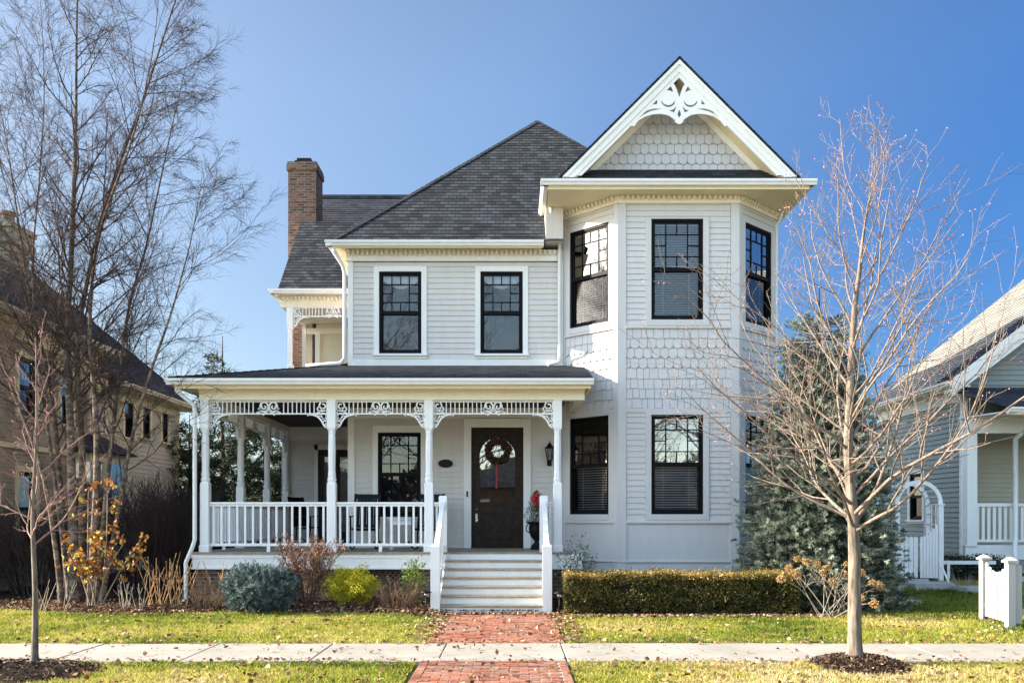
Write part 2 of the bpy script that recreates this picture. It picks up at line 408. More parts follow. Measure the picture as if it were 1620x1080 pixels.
def window(fr, u0, u1, v0, v1, root, cas=(.12, .12, .12, .12), sill=True, blinds=('full',), lower='screen', seed=0, hfn=None, mt=None, grid=True, top_style='clear'):
    """double hung window; u0..v1 = outside of the black frame; cas = casing widths left, right, bottom, top"""
    hf = hfn or H
    mt = mt or M['trim']
    mb = MB(); cl, cr, cb, ct = cas; W = .045
    if cl: mb.box(u0 - cl, u0, v0 - cb, v1 + ct, -.02, W, fr=fr)
    if cr: mb.box(u1, u1 + cr, v0 - cb, v1 + ct, -.02, W, fr=fr)
    if ct: mb.box(u0, u1, v1, v1 + ct, -.02, W, fr=fr)
    if cb: mb.box(u0, u1, v0 - cb, v0, -.02, W, fr=fr)
    if sill: mb.box(u0 - cl - .02, u1 + cr + .02, v0 - .045, v0 - .002, W - .002, W + .05, fr=fr)
    if not mb.f: mb.box(u0 - .01, u1 + .01, v1, v1 + .01, 0, .02, fr=fr)
    win = hf(mb, 'window', mt, root)
    sub = lambda b, n, m: hf(b, n, m, win)
    # black outer frame and the two sashes
    f = MB(); t = .046; a, b = -.10, .012
    f.box(u0 - .003, u0 + t, v0 - .003, v1 + .003, a, b, fr=fr); f.box(u1 - t, u1 + .003, v0 - .003, v1 + .003, a, b, fr=fr)
    f.box(u0 + t, u1 - t, v0 - .003, v0 + t, a, b, fr=fr); f.box(u0 + t, u1 - t, v1 - t, v1 + .003, a, b, fr=fr)
    vm = v0 + (v1 - v0) * .505
    f.box(u0 + t, u1 - t, vm - .04, vm + .035, a, b - .012, fr=fr)
    st = .035
    f.box(u0 + t, u0 + t + st, vm + .035, v1 - t, -.055, -.012, fr=fr); f.box(u1 - t - st, u1 - t, vm + .035, v1 - t, -.055, -.012, fr=fr)
    f.box(u0 + t + st, u1 - t - st, v1 - t - st, v1 - t, -.055, -.012, fr=fr)
    f.box(u0 + t, u0 + t + st, v0 + t, vm - .04, -.09, -.04, fr=fr); f.box(u1 - t - st, u1 - t, v0 + t, vm - .04, -.09, -.04, fr=fr)
    f.box(u0 + t + st, u1 - t - st, v0 + t, v0 + t + st + .02, -.09, -.04, fr=fr)
    sub(f, 'sash_frame', M['black'])
    g0, g1, h0, h1 = u0 + t + st, u1 - t - st, vm + .035, v1 - t - st
    if grid:
        g = MB(); k = .011; wd = g1 - g0; hd = h1 - h0
        x1, x2, x3 = g0 + wd * .25, g0 + wd * .5, g0 + wd * .75
        rows = [h0 + hd * q for q in (.25, .5, .75)]
        A, B = -.045, -.018
        for x in (x1, x3): g.box(x - k, x + k, h0, h1, A, B, fr=fr)
        for r in (rows[0], rows[2]): g.box(g0, g1, r - k, r + k, A + .002, B - .002, fr=fr)
        g.box(g0, x1, rows[1] - k, rows[1] + k, A + .002, B - .002, fr=fr); g.box(x3, g1, rows[1] - k, rows[1] + k, A + .002, B - .002, fr=fr)
        g.box(x2 - k, x2 + k, h0, rows[0] - k, A + .004, B - .004, fr=fr); g.box(x2 - k, x2 + k, rows[2] + k, h1, A + .004, B - .004, fr=fr)
        sub(g, 'muntin', M['black'])
    rr = random.Random(seed)
    tl = (rr.random() - .5) * .006
    p = MB(); p.face([fr(g0, h0, -.034), fr(g1, h0, -.034 + tl), fr(g1, h1, -.034 + tl), fr(g0, h1, -.034)]); sub(p, 'pane', M['glass_clear' if top_style == 'clear' else 'glass'])
    tl = (rr.random() - .5) * .006
    p = MB(); p.face([fr(g0, v0 + t, -.065), fr(g1, v0 + t, -.065 + tl), fr(g1, vm - .04, -.065), fr(g0, vm - .04, -.065)]); sub(p, 'pane', M[lower])
    # dim room just behind the glass
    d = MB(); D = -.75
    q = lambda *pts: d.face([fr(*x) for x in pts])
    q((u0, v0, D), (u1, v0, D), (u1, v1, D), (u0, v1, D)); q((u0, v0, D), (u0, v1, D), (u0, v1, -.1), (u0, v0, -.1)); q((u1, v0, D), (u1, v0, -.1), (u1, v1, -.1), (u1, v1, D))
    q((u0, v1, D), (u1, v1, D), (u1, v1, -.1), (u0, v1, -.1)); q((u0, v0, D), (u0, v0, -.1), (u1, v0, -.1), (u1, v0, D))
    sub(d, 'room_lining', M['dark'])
    if 'full' in blinds or 'low' in blinds or 'half' in blinds:
        b_ = MB(); top = v1 - t if 'low' not in blinds else vm
        bot = v0 + t + .01 if 'half' not in blinds else vm
        z = top - .05; ang = rr.choice([.35, .5, .6]); dz = .05
        b_.box(g0 + .01, g1 - .01, top - .05, top, -.16, -.115, fr=fr)
        while z > bot:
            o_ = .024
            b_.face([fr(g0 + .01, z - o_ * sin(ang), -.135 + o_ * cos(ang)), fr(g1 - .01, z - o_ * sin(ang), -.135 + o_ * cos(ang)), fr(g1 - .01, z + o_ * sin(ang), -.135 - o_ * cos(ang)), fr(g0 + .01, z + o_ * sin(ang), -.135 - o_ * cos(ang))])
            z -= dz
        for x in (g0 + (g1 - g0) * .2, g0 + (g1 - g0) * .8): b_.box(x - .004, x + .004, bot, top, -.112, -.108, fr=fr)
        sub(b_, 'blind', M['blind'])
    if 'swag' in blinds:
        c = MB(); n = 18
        lo = [(g0 + (g1 - g0) * i / n, v1 - t - .13 - .16 * sin(pi * i / n)) for i in range(n + 1)]
        for i in range(n):
            fold = lambda i: -.10 + .012 * cos(i * 2.1)
            c.face([fr(*lo[i], fold(i)), fr(*lo[i + 1], fold(i + 1)), fr(lo[i + 1][0], v1 - t, fold(i + 1)), fr(lo[i][0], v1 - t, fold(i))])
        for j in range(3):
            c.bar2d([(u, v + .03 + j * .04) for u, v in lo], .008, -.088, -.082, fr)
        sub(c, 'swag_curtain', M['curtain'])
    return win

# ---------------------------------------------------------------- walls of the main block
up_win = [(-2.81, -1.913, 5.069, 6.808), (-.669, .228, 5.069, 6.808)]
po_win = (-2.836, -1.927, 1.63, 3.41)
door_h = (-.863, .241, .97, 3.517)
ex = lambda h, c=.06: (h[0] - c, h[1] + c, h[2] - c, h[3] + c)
w = MB()
w.courses(rect(-3.36, .98, 4.96, 7.04), FRONT, .115, .020, [ex(h) for h in up_win], wav=.15)
H(w, 'front_wall', M['siding'])
w = MB()
w.courses(rect(-3.36, 1.05, .97, 3.95), FRONT, .115, .020, [ex(po_win), ex(door_h)], wav=.15)
H(w, 'porch_wall', M['siding'])
w = MB(); w.courses(rect(-5.9, -3.44, .97, 3.95), WBACK, .115, .020, [(-5.05, -3.9, .9, 3.41)], wav=.15); H(w, 'porch_end_wall', M['siding'])
w = MB(); w.courses(rect(-23.5, -19.4, .97, 7.3), leftface(-3.44), .115, .020, wav=.15); H(w, 'side_wall', M['siding'])
w = MB(); w.courses(rect(19.44, 27, .5, 8.0), rightface(5.6), .115, .020, wav=.15); H(w, 'side_wall', M['siding_bay'])
w = MB(); w.box(-5.8, 5.58, 27.4, 27.6, 0, 9.3); w.box(-5.8, -5.6, 25.7, 27.4, 0, 7.3); w.box(1.06, 1.16, 19.5, 23, 7.0, 8.05); w.box(-3.4, 1.1, 19.55, 27.4, 7.0, 7.2)
w.box(.70, 1.06, 19.0, 20.6, 7.36, 8.05)
H(w, 'rear_wall', M['siding'])
# corner boards, water table, frieze
t = MB()
t.box(-3.47, -3.36, 19.365, 19.48, 4.8, 7.05); t.box(.98, 1.075, 19.36, 19.44, 4.8, 7.05)
t.box(-3.47, -3.33, 19.365, 19.48, .97, 3.95)
t.box(-3.36, .98, 19.36, 19.42, 4.70, 4.955)
t.box(-3.5, 1.06, 19.35, 19.42, 7.02, 7.26)
t.box(-3.53, 1.06, 19.335, 19.42, 7.02, 7.05)
t.box(-3.36, 1.05, 19.372, 19.42, 3.72, 3.95)
t.box(-5.75, -3.47, 23.44, 23.5, 3.60, 3.95)
H(t, 'trim_board', M['trim'])
def dentils(mb, fr, u0, u1, v0, v1, w0, dep=.06, pitch=.1):
    n = int((u1 - u0) / pitch); 
    for i in range(n):
        u = u0 + (i + .5) * (u1 - u0) / n
        mb.loft([[fr(u - .026, v1, w0), fr(u + .026, v1, w0), fr(u + .026, v0, w0), fr(u - .026, v0, w0)], [fr(u - .026, v1, w0 + dep), fr(u + .026, v1, w0 + dep), fr(u + .026, v0 + .03, w0 + dep * .7), fr(u - .026, v0 + .03, w0 + dep * .7)]])
d = MB(); dentils(d, FRONT, -3.5, .95, 7.13, 7.245, .05, .07); H(d, 'dentil_course', M['bounce_trim'])
# eaves: soffit and gutter
GUT = [(0, 0), (.085, 0), (.10, .012), (.11, .045), (.135, .07), (.138, .115), (.125, .118), (.12, .10), (0, .10)]
def fo(w, v): return [(a + w, b + v) for a, b in GUT]
e = MB(); e.box(-3.72, .62, 18.98, 19.36, 7.262, 7.30); e.box(-3.72, -3.53, 19.36, 24, 7.262, 7.30); e.box(-3.72, .64, 18.99, 19.03, 7.20, 7.262); H(e, 'soffit', M['soffit'])
g = MB(); g.profile(fo(.36, 7.225), -3.86, .66, FRONT); g.profile(fo(.29, 7.225), -24, -18.92, leftface(-3.44)); H(g, 'gutter', M['gutter'])
# ---------------------------------------------------------------- main roof
def slope_frame(o, u, v):
    u = Vector(u).normalized(); v = Vector(v).normalized(); return Frame(o, u, v, u.cross(v))
RP = .145
ap = Vector((.643, 23.3, 11.68)); L0 = 4.35 / s2
r = MB(); r.courses([(-3.73, 0), (1.06, 0), (1.06, 9 * RP), (-3.73 + 9 * RP * s2, 9 * RP)], slope_frame((0, 18.95, 7.33), (1, 0, 0), (0, 1, 1)), RP, .009, wav=.4)
r.courses([(-3.73 + 9 * RP * s2, 9 * RP), (5.016 - 9 * RP * s2, 9 * RP), (.643, L0)], slope_frame((0, 18.95, 7.33), (1, 0, 0), (0, 1, 1)), RP, .009, wav=.4)
r.courses([(-27.65, 0), (-18.95, 0), (-23.3, 4.373 / s2)], slope_frame((-3.73, 0, 7.33), (0, -1, 0), (1, 0, 1)), RP, .009, wav=.4)
r.courses([(18.95, 0), (27.65, 0), (23.3, 4.373 / s2)], slope_frame((5.016, 0, 7.33), (0, 1, 0), (-1, 0, 1)), RP, .009, wav=.4)
r.courses([(-5.0, 0), (3.7, 0), (-.643, L0)], slope_frame((0, 27.65, 7.33), (-1, 0, 0), (0, -1, 1)), RP, .014, wav=.4)
main_roof = H(r, 'main_roof', M['roof'])
def caps(mb, p0, p1, na, nb, wd=.13, st=.17):
    p0, p1 = Vector(p0), Vector(p1); d = (p1 - p0); n = int(d.length / st); d.normalize()
    for i in range(n):
        a = p0 + d * (i * st); b = p0 + d * (i * st + st + .02)
        for q in (na, nb):
            q = Vector(q); lift = Vector((0, 0, .030)); lo = Vector((0, 0, .018))
            mb.face([a + lift, a + q * wd + lift, b + q * wd + lo, b + lo])
            mb.face([a + lift, a + lift - Vector((0, 0, .02)), a + q * wd + lift - Vector((0, 0, .02)), a + q * wd + lift])
cp = MB(); cp2 = MB()
caps(cp, (-3.73, 18.95, 7.34), ap, Vector((1, -0.15, -.1)).normalized() * .8, Vector((-.1, 1, -.1)).normalized() * .8)
caps(cp2, (5.0, 18.95, 7.34), ap, Vector((-1, -.15, -.1)).normalized() * .8, Vector((.1, 1, -.1)).normalized() * .8)
H(cp, 'hip_cap', M['roof_dark']); H(cp2, 'hip_cap', M['roof_dark'])
for hw in up_win:
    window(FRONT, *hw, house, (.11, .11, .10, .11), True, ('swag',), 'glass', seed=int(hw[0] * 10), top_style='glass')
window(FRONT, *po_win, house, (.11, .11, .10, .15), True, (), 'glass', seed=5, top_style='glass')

# ---------------------------------------------------------------- bay tower
zb = dict(base=.51, pan0=.742, pan1=1.516, wl0=1.68, wl1=3.67, sh0=3.80, sh1=5.40, wu0=5.571, wu1=7.587, top=8.04)
fw = (2.788, 3.828)
holes = [(fw[0] - .1, fw[1] + .1, zb['wl0'] - .2, zb['wl1'] + .2), (fw[0] - .1, fw[1] + .1, zb['wu0'] - .2, zb['wu1'] + .04)]
for z0, z1 in ((1.563, 3.74), (5.46, 7.92)): b = MB(); b.courses(rect(2.29, 4.38, z0, z1), BAYF, .115, .020, holes, wav=.15); H(b, 'bay_wall', M['siding_bay'])
for fr in (BAYL, BAYR):
    hh = [(.2, 1.3, 1.5, 3.72), (.2, 1.3, 5.4, 7.62)]
    b = MB(); b.courses(rect(.02, BL - .02, 7.62, 7.92), fr, .115, .020, wav=.15); H(b, 'bay_wall', M['siding_bay'])
for fr, a, c, wn in ((BAYF, 2.13, 4.54, fw), (BAYL, 0, BL, (.23, 1.27)), (BAYR, 0, BL, (.23, 1.27))):
    t = MB(); cw = .155 if fr is BAYF else .10
    t.box(a - .012, a + cw, .53, 7.92, -.03, .034, fr=fr); t.box(c - cw, c + .012, .53, 7.92, -.03, .034, fr=fr)
    i0, i1 = a + cw, c - cw
    t.box(i0, i1, zb['wl1'] + .05, 3.80, -.02, .03, fr=fr)                 # head band under the shingles
    t.box(i0, i1, 5.40, zb['wu0'] - .115, -.02, .03, fr=fr); t.box(i0, i1, 5.40, 5.435, .03, .05, fr=fr)
    t.box(i0, i1, 1.53, zb['wl0'] - .115, -.02, .03, fr=fr); t.box(i0, i1, 1.50, 1.53, -.02, .055, fr=fr)
    t.box(i0, i1, zb['pan0'], 1.50, -.03, .008, fr=fr)                      # flat panel
    t.box(i0, i0 + .03, zb['pan0'], 1.50, .008, .022, fr=fr); t.box(i1 - .03, i1, zb['pan0'], 1.50, .008, .022, fr=fr)
    t.box(i0, i1, .53, zb['pan0'] - .025, -.03, .02, fr=fr); t.box(a - .012, c + .012, zb['pan0'] - .025, zb['pan0'], -.02, .05, fr=fr)
    if fr is not BAYF:
        for z0, z1 in ((1.565, 3.72), (5.456, 7.62)):
            t.box(i0, wn[0] - .001, z0, z1, -.02, .028, fr=fr); t.box(wn[1] + .001, i1, z0, z1, -.02, .028, fr=fr)
            t.box(wn[0], wn[1], z1 - .035, z1, -.02, .028, fr=fr)
    H(t, 'bay_trim', M['siding_bay'])
for fr, a, c in ((BAYF, 2.13, 4.54), (BAYL, 0, BL), (BAYR, 0, BL)):
    t = MB(); d = MB(); t.box(a - .02, c + .02, 7.905, 8.045, -.03, .05, fr=fr); t.box(a - .03, c + .03, 7.895, 7.925, -.03, .065, fr=fr)
    dentils(d, fr, a + .03, c - .03, 7.955, 8.035, .05, .07); H(t, 'bay_frieze', M['bounce_trim']); H(d, 'dentil_course', M['bounce_trim'])
def shingles(mb, fr, u0, u1, vt, rows, pitch=.21, wd=.172, poly=None, seed=1):
    rr = random.Random(seed)
    for i, st in enumerate(rows):
        top = vt - i * pitch; bot = top - pitch
        u = u0 - (wd / 2 if i % 2 else 0) 
        while u < u1 - 1e-4:
            ww = wd if st == 'r' else rr.uniform(.11, .215)
            a, c = u + .0045, u + ww - .0045
            jit = 0 if st == 'r' else rr.uniform(-.008, .008)
            if st == 'r':
                R = (c - a) / 2; m = (a + c) / 2
                pts = [(c, top)] + [(a, top)] + [(m - R * cos(q), bot + R * .8 - R * .8 * sin(q)) for q in [pi * k / 10 for k in range(11)]]
            else: pts = [(c, top), (a, top), (a, bot + jit), (c, bot + jit)]
            pc = clip(clip(pts, 1, 0, u1), -1, 0, -u0)
            if poly: 
                for A in poly: pc = clip(pc, *A)
            u += ww
            if len(pc) < 3: continue
            th = .016 + rr.uniform(-.003, .004)
            W = lambda v: .002 + th * min(1.25, max(0, (top - v) / pitch)) 
            k = len(pc)
            mb.face([fr(p[0], p[1], W(p[1])) for p in pc], [(p[0], p[1]) for p in pc])
            for j in range(k):
                p, q = pc[j], pc[(j + 1) % k]
                if abs(p[1] - top) < 1e-6 and abs(q[1] - top) < 1e-6: continue
                mb.face([fr(p[0], p[1], -.014), fr(q[0], q[1], -.014), fr(q[0], q[1], W(q[1])), fr(p[0], p[1], W(p[1]))][::-1])
        for_back = None
    lo = vt - len(rows) * pitch
rows = ['s', 'r', 'r', 'r', 's', 's', 's', 's']
for k, (fr, a, c) in enumerate(((BAYF, 2.285, 4.385), (BAYL, .1, BL - .1), (BAYR, .1, BL - .1))):
    sg = MB(); shingles(sg, fr, a, c, 5.40, rows, .2, seed=3 + k); sg.box(a, c, 3.79, 5.40, -.05, -.014, fr=fr); H(sg, 'shingle_band', M['siding_bay'])
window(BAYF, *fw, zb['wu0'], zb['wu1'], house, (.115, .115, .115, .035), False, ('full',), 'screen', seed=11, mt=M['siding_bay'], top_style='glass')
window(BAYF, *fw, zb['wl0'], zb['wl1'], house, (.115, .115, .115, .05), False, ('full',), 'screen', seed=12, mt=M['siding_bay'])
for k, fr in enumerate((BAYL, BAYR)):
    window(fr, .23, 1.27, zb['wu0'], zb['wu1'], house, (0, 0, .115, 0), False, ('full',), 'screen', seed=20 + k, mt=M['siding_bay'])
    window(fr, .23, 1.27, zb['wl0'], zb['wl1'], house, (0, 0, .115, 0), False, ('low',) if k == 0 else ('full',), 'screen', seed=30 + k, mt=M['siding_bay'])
t = MB(); t.box(2.08, 4.6, 18.43, 19.5, .0, .53)
t.prism([(1.07, 19.47), (2.13, 18.43), (4.54, 18.43), (5.6, 19.47), (5.6, 27), (1.07, 27)], 0, .53, WORLD)
fnd = MB(); fnd.prism([(1.07, 19.47), (2.13, 18.42), (4.54, 18.42), (5.6, 19.47), (5.6, 27), (1.07, 27)], -.05, .532, WORLD); H(fnd, 'foundation', M['brick'])
# tower eaves
e = MB(); e.box(.72, 5.80, 17.95, 19.5, 8.045, 8.075); e.box(.72, 1.06, 19.5, 22, 8.045, 8.075); e.box(5.6, 5.8, 19.5, 27, 8.045, 8.075)
e.box(.70, 5.82, 17.93, 17.96, 8.03, 8.15); H(e, 'tower_soffit', M['soffit'])
g = MB(); TG = lambda o: [(a + o, v + 8.085) for a, v in GUT]
g.profile(TG(.43), .56, 5.94, BAYF); g.profile(TG(.36), -21.5, -17.86, leftface(1.07)); g.profile(TG(.21), 17.86, 27, rightface(5.6))
H(g, 'gutter', M['gutter'])
# pent roof under the gable, gable wall, gable roof
pf = slope_frame((0, 17.93, 8.185), (1, 0, 0), (0, .47, .40))
p = MB(); p.courses(rect(.95, 5.6, 0, .62), pf, .13, .012); H(p, 'pent_roof', M['roof_dark'])
GX, GZ = 3.27, 10.57
GF = Frame((0, 18.42, 0))
gp = [(1, 1, GX + GZ - .34), (-1, 1, GZ - GX - .34)]
sg = MB(); shingles(sg, GF, 1.2, 5.4, 10.30, ['r'] * 9, .2, .172, gp, 7)
bk = [(GX - 1.9, 8.45), (GX + 1.9, 8.45), (GX + 1.9, 8.5), (GX, 10.37), (GX - 1.9, 8.5)]
sg.prism(bk, -.08, -.014, GF); H(sg, 'gable_wall', M['gable'])
def rake(mb, fr, off0, off1, w0, w1, zlow):
    """band between two offsets (measured down from the roof line) along both rakes"""
    for sg_ in (-1, 1):
        hi0, hi1 = GZ - off0, GZ - off1
        pts = [(GX, hi0), (GX + sg_ * (hi0 - zlow), zlow), (GX + sg_ * (hi1 - zlow), zlow), (GX, hi1)]
        if sg_ > 0: pts = pts[::-1]
        mb.prism(pts, w0, w1, fr)
rk = MB(); RF = Frame((0, 17.95, 0)); rake(rk, RF, .025, .26, 0, .045, 8.26); rake(rk, RF, .0255, .11, .045, .075, 8.26); rake(rk, RF, .26, .36, -.02, .025, 8.30); H(rk, 'rake_board', M['trim'])
rk = MB(); rake(rk, GF, .27, .42, -.02, .03, 8.55); H(rk, 'gable_frieze', M['trim'])
so = MB()
for sg_ in (-1, 1):
    pts = [(GX + sg_ * .02, GZ - .262), (GX + sg_ * (GZ - 8.27 - .262), 8.27), (GX + sg_ * (GZ - 8.27 - .285), 8.27), (GX + sg_ * .02, GZ - .285)]
    if sg_ > 0: pts = pts[::-1]
    so.prism(pts, -.50, 0, RF)
    z1 = GZ - .26; 
H(so, 'gable_soffit', M['soffit'])
gr = MB(); gL = (GZ + .02 - 8.2) / s2
gr.courses(rect(-23.5, -17.86, 0, gL), slope_frame((GX - (GZ + .02 - 8.2), 0, 8.2), (0, -1, 0), (1, 0, 1)), RP, .014, wav=.4)
gr.courses(rect(17.86, 23.5, 0, gL), slope_frame((GX + (GZ + .02 - 8.2), 0, 8.2), (0, 1, 0), (-1, 0, 1)), RP, .014, wav=.4)
gr.box(.68, .96, 17.95, 20.5, 8.16, 8.2); gr.box(5.56, 5.8, 17.95, 27, 8.16, 8.2)
ex_ = GZ + .035
gr.prism([(GX, ex_), (GX - (ex_ - 8.24), 8.24), (GX - (ex_ - 8.24) + .03, 8.235), (GX, ex_ - .035), (GX + (ex_ - 8.24) - .03, 8.235), (GX + (ex_ - 8.24), 8.24)][::-1], 0, .09, RF)
H(gr, 'gable_roof', M['roof_dark'])
# sawn gable ornament
def gq(x, y): return (PX(980 + x / 8.1, 17.93), PZ(80 + y / 8.1, 17.93))
def mir(pts): return [(1535 - x, y) for x, y in pts][::-1]
def arcp(cx, cy, r, a0, a1, n=12, ry=None): return [(cx + r * cos(rad(a0 + (a1 - a0) * i / n)), cy - (ry or r) * sin(rad(a0 + (a1 - a0) * i / n))) for i in range(n + 1)]
half = [(767, 265), (640, 385), (480, 545), (350, 670), (110, 905), (95, 965), (190, 970)] + [(240, 900), (330, 845), (430, 818), (530, 812), (620, 828), (690, 870), (722, 895), (712, 905), (742, 935), (767, 945)]
outer = half + mir(half)[1:-1]
kite = [(767, 340), (690, 415), (725, 480), (767, 600), (808, 480), (845, 415)]
tri1 = [(655, 455), (595, 510), (650, 515), (690, 540), (680, 495)]
tri2 = [(485, 620), (410, 695), (485, 690)]
sm = arcp(625, 635, 92, 195, 345, 12, 92) + arcp(625, 615, 88, 340, 200, 12, 85)
cres = [(230, 885), (280, 820), (360, 765), (450, 742), (550, 748), (470, 762), (390, 782), (300, 828)]
tri3 = [(730, 715), (690, 755), (635, 770), (700, 795)]
drop = [(767, 755), (742, 815), (767, 865), (793, 815)]
hs = [kite, drop]
for q in (tri1, tri2, sm, cres, tri3): hs += [q, mir(q)]
orn = cut_panel('gable_ornament', [gq(*p) for p in outer], [[gq(*p) for p in h] for h in hs], -.012, .022, RF, M['trim']); kid(orn, house)

# ---------------------------------------------------------------- rear left wing with upper balcony
WF = Frame((0, 23.4, 0))
m = MB(); m.courses([(-5.86, 0), (-3.0, 0), (-3.0, 3.55), (-5.86, 3.55)], slope_frame((0, 22.95, 7.33), (1, 0, 0), (0, 1, .99)), RP, .009, wav=.4)
m.courses(rect(0, 2.86, 0, 3.55), slope_frame((-3.0, 28.0, 7.33), (-1, 0, 0), (0, -1, .99)), RP, .014, wav=.4)
H(m, 'wing_roof', M['roof'])
m = MB(); m.courses(rect(-5.95, -1.0, 0, 3.5), slope_frame((0, 25.9, 9.2), (1, 0, 0), (0, 1, .95)), RP, .014, wav=.4); m.box(-5.95, -1, 28.2, 28.4, 9, 11.5); H(m, 'rear_roof', M['roof_slate'])  # blue-black shingle stands in for the chimney's shadow on this slope
m = MB(); m.prism([(-5.84, 0), (-5.84, 7.25), (-5.74, 7.25), (-5.74, 0)], -2.1, -3.5, WF)
m.box(-5.80, -3.4, 23.42, 25.6, 4.55, 4.65); m.prism([(22.99, 7.30), (28, 7.30), (25.5, 9.78)], -5.80, -5.72, Frame((0, 0, 0), (0, 1, 0), (0, 0, 1), (1, 0, 0)))
H(m, 'wing_gable', M['siding'])
m = MB(); m.box(-5.45, -3.44, 25.5, 25.6, 4.6, 7.05); H(m, 'balcony_wall', M['cream'])
m = MB(); m.box(-5.9, -3.40, 23.36, 23.5, 6.98, 7.26); m.box(-5.9, -5.75, 23.5, 25.5, 6.98, 7.26); m.box(-5.70, -3.44, 25.42, 25.5, 6.70, 6.86); m.box(-5.46, -5.33, 25.40, 25.5, 4.6, 6.7)
m.box(-5.75, -3.44, 23.5, 25.5, 7.0, 7.03)
m.box(-4.54, -4.42, 25.44, 25.5, 4.6, 6.62); m.box(-4.42, -3.44, 25.44, 25.5, 6.5, 6.62)
H(m, 'wing_frieze', M['bounce_trim'])
m = MB(); dentils(m, WF, -5.88, -3.5, 7.13, 7.245, .04, .07); dentils(m, leftface(-5.9), -25.4, -23.4, 7.13, 7.245, 0, .07); H(m, 'dentil_course', M['bounce_trim'])
m = MB(); m.profile(fo(.33, 7.225), -6.03, -3.86, WF); m.box(-5.98, -3.75, 23.0, 23.36, 7.262, 7.30); m.box(-5.98, -5.9, 23.36, 25.4, 7.262, 7.30); m.profile(fo(.10, 7.225), -25.6, -22.93, leftface(-5.88)); H(m, 'gutter', M['gutter'])
m = MB(); m.box(-4.42, -3.5, 25.46, 25.5, 4.6, 6.5); bd = H(m, 'balcony_door', M['door'])
m = MB(); m.face([(-4.22, 25.455, 5.0), (-3.6, 25.455, 5.0), (-3.6, 25.455, 6.3), (-4.22, 25.455, 6.3)]); H(m, 'pane', M['glass_clear'], bd)
# chimney
m = MB(); m.box(-6.35, -5.56, 26.0, 26.9, 0, 11.55); m.box(-6.39, -5.52, 25.96, 26.94, 11.45, 11.62); m.box(-6.37, -5.54, 25.98, 26.92, 11.62, 11.70)
ch = H(m, 'chimney', M['brick'])
m = MB(); m.box(-6.20, -5.72, 26.15, 26.75, 11.70, 11.80); m.box(-6.15, -5.75, 26.2, 26.7, 11.80, 11.88); H(m, 'flue_cap', M['iron'], ch)

# ---------------------------------------------------------------- porch
ZD = .97; PY = 17.26
fl = MB()
x = -5.95
while x < 1.05:
    fl.box(x + .002, min(x + .137, 1.06), 17.02, 19.36 if x > -3.5 else 23.45, ZD - .035, ZD); x += .14
H(fl, 'porch_deck', M['deck'])
fa = MB(); fa.box(-5.95, 1.30, 17.06, 17.12, .665, .935); fa.box(-5.97, 1.32, 17.045, 17.13, .86, .934); fa.box(-5.96, -5.90, 17.12, 23.45, .665, .935); fa.box(-5.97, 1.32, 17.04, 17.12, .655, .69); H(fa, 'porch_fascia', M['trim'])
lat_m = simple('brown_lattice', (.10, .065, .045), .7)
bs = MB()
for a, c in ((-5.93, -4.95), (-3.9, -3.1), (-1.75, -1.28), (.66, 1.2)): bs.box(a, c, 17.16, 17.5, -.05, .66)
bs.box(-5.93, -5.6, 17.5, 23.4, -.05, .66); bs.box(-4.95, 1.1, 17.44, 17.5, -.05, .66); H(bs, 'porch_pier', M['brick'])
for a, c in ((-4.95, -3.9), (-3.1, -1.75)):
    PFr = Frame((0, 17.2, 0)); la = MB()
    u = a - .66
    while u < c:
        for sgn in (0, 1):
            pts = [(u, 0), (u + .66, .66)] if sgn == 0 else [(u, .66), (u + .66, 0)]
            (p0, p1) = pts
            if p0[0] < a: t_ = (a - p0[0]) / .66; p0 = (a, p0[1] + (p1[1] - p0[1]) * t_)
            if p1[0] > c: t_ = (c - p0[0]) / (p1[0] - p0[0]); p1 = (c, p0[1] + (p1[1] - p0[1]) * t_)
            if p1[0] - p0[0] > .02: la.bar2d([p0, p1], .035, -.01 * sgn, -.01 * sgn + .008, PFr)
        u += .1
    H(la, 'porch_lattice', lat_m)
def post(x, y, half=None):
    mb = MB()
    def sq(hw, z, ch=.012):
        c = min(ch, hw * .58)
        return [(x - hw + c, y - hw, z), (x + hw - c, y - hw, z), (x + hw, y - hw + c, z), (x + hw, y + hw - c, z), (x + hw - c, y + hw, z), (x - hw + c, y + hw, z), (x - hw, y + hw - c, z), (x - hw, y - hw + c, z)]
    def oc(hw, z): return sq(hw, z, hw * .58)
    mb.loft([sq(.098, ZD), sq(.098, ZD + .11), sq(.085, ZD + .13), sq(.083, 2.24), sq(.072, 2.28)])
    mb.loft([oc(.066, 2.27), oc(.078, 2.32), oc(.078, 2.35), oc(.064, 2.37), oc(.070, 2.42), oc(.060, 2.50), oc(.066, 2.85), oc(.062, 3.10), oc(.056, 3.18), oc(.064, 3.21), oc(.064, 3.24), oc(.072, 3.27)])
    mb.loft([sq(.07, 3.26), sq(.083, 3.30), sq(.083, 3.815)])
    return mb
front_posts = [-5.77, -3.39, -1.56, .857]
side_posts = [19.5, 21.6, 23.40]
for px_ in front_posts: H(post(px_, PY), 'porch_post', M['rail'])
for py_ in side_posts: H(post(-5.77, py_), 'porch_post', M['rail'])
def spiral(cx, cy, r0, r1, a0, a1, n=18): return [(cx + (r0 + (r1 - r0) * i / n) * cos(rad(a0 + (a1 - a0) * i / n)), cy + (r0 + (r1 - r0) * i / n) * sin(rad(a0 + (a1 - a0) * i / n))) for i in range(n + 1)]
